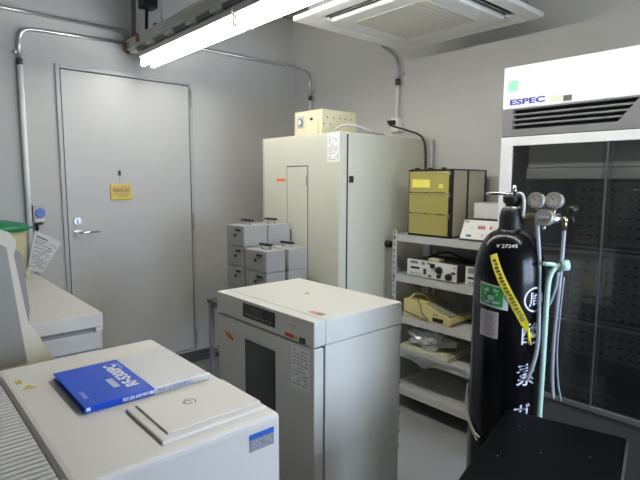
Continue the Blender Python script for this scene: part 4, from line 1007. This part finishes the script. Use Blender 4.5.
h1 = B().tube([cp_(0.078, 0.05, 1.41), cp_(0.083, 0.06, 1.36), cp_(0.093, 0.065, 1.25), cp_(0.098, 0.085, 1.10), cp_(0.098, 0.10, 1.0), cp_(0.085, 0.115, 0.93), cp_(0.070, 0.118, 0.885)], 0.0065, 10, smooth=6).build('gas_hose', HOSE)
tag(h1, 'milky plastic hose from the regulator running along the mint pole', 'hose')
h4 = B().tube([cp_(0.162, 0.03, 1.378), cp_(0.160, 0.035, 1.27), cp_(0.155, 0.04, 1.15), cp_(0.150, 0.035, 1.0), cp_(0.152, 0.03, 0.88), cp_(0.160, 0.025, 0.80)], 0.0065, 10, smooth=6).build('gas_hose', HOSE)
tag(h4, 'thick milky hose hanging straight down from the brass regulator outlet', 'hose')
h2 = B().tube([cp_(0.150, 0.053, 1.24), cp_(0.146, 0.056, 1.19), cp_(0.132, 0.06, 1.14), cp_(0.122, 0.062, 1.125), cp_(0.117, 0.062, 1.14), cp_(0.121, 0.06, 1.20), cp_(0.123, 0.06, 1.245)], 0.0045, 8, smooth=6).build('gas_hose', HOSE)
tag(h2, 'short milky hose looped under the hooked mint handle', 'hose')
h3 = B().tube([cp_(0.170, 0.03, 1.22), cp_(0.165, 0.03, 1.10), cp_(0.163, 0.025, 0.97), cp_(0.172, 0.02, 0.86), cp_(0.186, 0.015, 0.79)], 0.003, 8, smooth=6).build('gas_hose', HOSE)
tag(h3, 'thin clear hose curving outwards beside the thick hanging hose', 'hose')
# mint pole of the cylinder cart
MINT = mat('mint_paint', (0.50, 0.72, 0.60), 0.45, var=0.06)
ck = thing('cylinder_cart', 'mint green cylinder cart with a hooked handle pole beside the black cylinder', 'cart', (GX, GY, 0))
B().tube([cp_(0.112, 0.09, 0.03), cp_(0.116, 0.087, 0.70), cp_(0.118, 0.085, 1.02), cp_(0.119, 0.082, 1.17), cp_(0.124, 0.077, 1.225), cp_(0.138, 0.071, 1.255), cp_(0.158, 0.066, 1.263)], 0.0085, 12, smooth=6).build('pole', MINT, ck)
B().tube(bend([cp_(0.100, 0.085, 1.268), cp_(0.125, 0.078, 1.268), cp_(0.140, 0.07, 1.264)], 0.01), 0.007, 10).build('cross_bar', MINT, ck)
B().cyl(cp_(0.153, 0.067, 1.263), cp_(0.178, 0.06, 1.265), 0.0185, 0.017, 18).build('grip', MINT, ck)
b = B(); b.cyl(cp_(0.113, 0.09, 0.715), cp_(0.113, 0.09, 0.728), 0.016, n=16); b.tube([cp_(0.105, 0.09, 0.72), cp_(0.13, 0.085, 0.722), cp_(0.135, 0.06, 0.722)], 0.004, 8, smooth=4); b.build('clamp', STEEL, ck)
b = B(); b.lathe([(0.0, 0.0), (0.17, 0.0), (0.17, 0.03), (0.0, 0.03)], (GX, GY), 36); b.build('base_plate', MINT, ck)
# twine on the cylinder
tw = B().tube([cp_(-0.121, 0.0, 0.80), cp_(-0.119, 0.03, 0.74), cp_(-0.112, 0.05, 0.70), cp_(-0.09, 0.085, 0.665), cp_(-0.07, 0.105, 0.655)], 0.003, 6, smooth=5)
tw.tube([cp_(-0.1215, 0.005, 0.79), cp_(-0.124, 0.03, 0.72), cp_(-0.105, 0.065, 0.675), cp_(-0.078, 0.10, 0.64)], 0.003, 6, smooth=5)
tag(tw.build('twine', mat('twine', (0.60, 0.57, 0.48), 0.8, var=0.2, scale=200)), 'loose pale twine hanging at the side of the black cylinder', 'twine')

# ================================================================== BLACK CASE IN THE FOREGROUND
KZ = 0.82
kc = thing('equipment_case', 'matt black equipment case with a steel edge strip in front of the gas cylinder', 'case', (0, 0, 0))
CASE = mat('matt_black_vinyl', (0.0022, 0.0025, 0.0035), 0.42, var=0.25, scale=60, bump=0.05, bscale=300, spec=0.09)
bx('body', CASE, kc, -0.62, 0.0, -0.32, 0.0, 0.0, KZ-0.02, 0.006)
bx('lid', CASE, kc, -0.622, 0.002, -0.322, 0.002, KZ-0.02, KZ, 0.006)
bx('edge_strip', STEEL, kc, -0.60, -0.02, -0.3275, -0.322, KZ-0.012, KZ+0.001, 0.001)
bx('latch', STEEL, kc, -0.630, -0.622, -0.19, -0.14, KZ-0.06, KZ-0.01, 0.002)
for k, (u, v) in enumerate(((-0.10, -0.06), (-0.22, -0.14), (-0.30, -0.05), (-0.17, -0.25), (-0.34, -0.22))):
    bx('lint', LGREY, kc, u, u+0.004, v, v+0.002, KZ, KZ+0.0006)
kc.location = (1.445, 0.745, 0); kc.rotation_euler = (0, 0, math.radians(14.5))
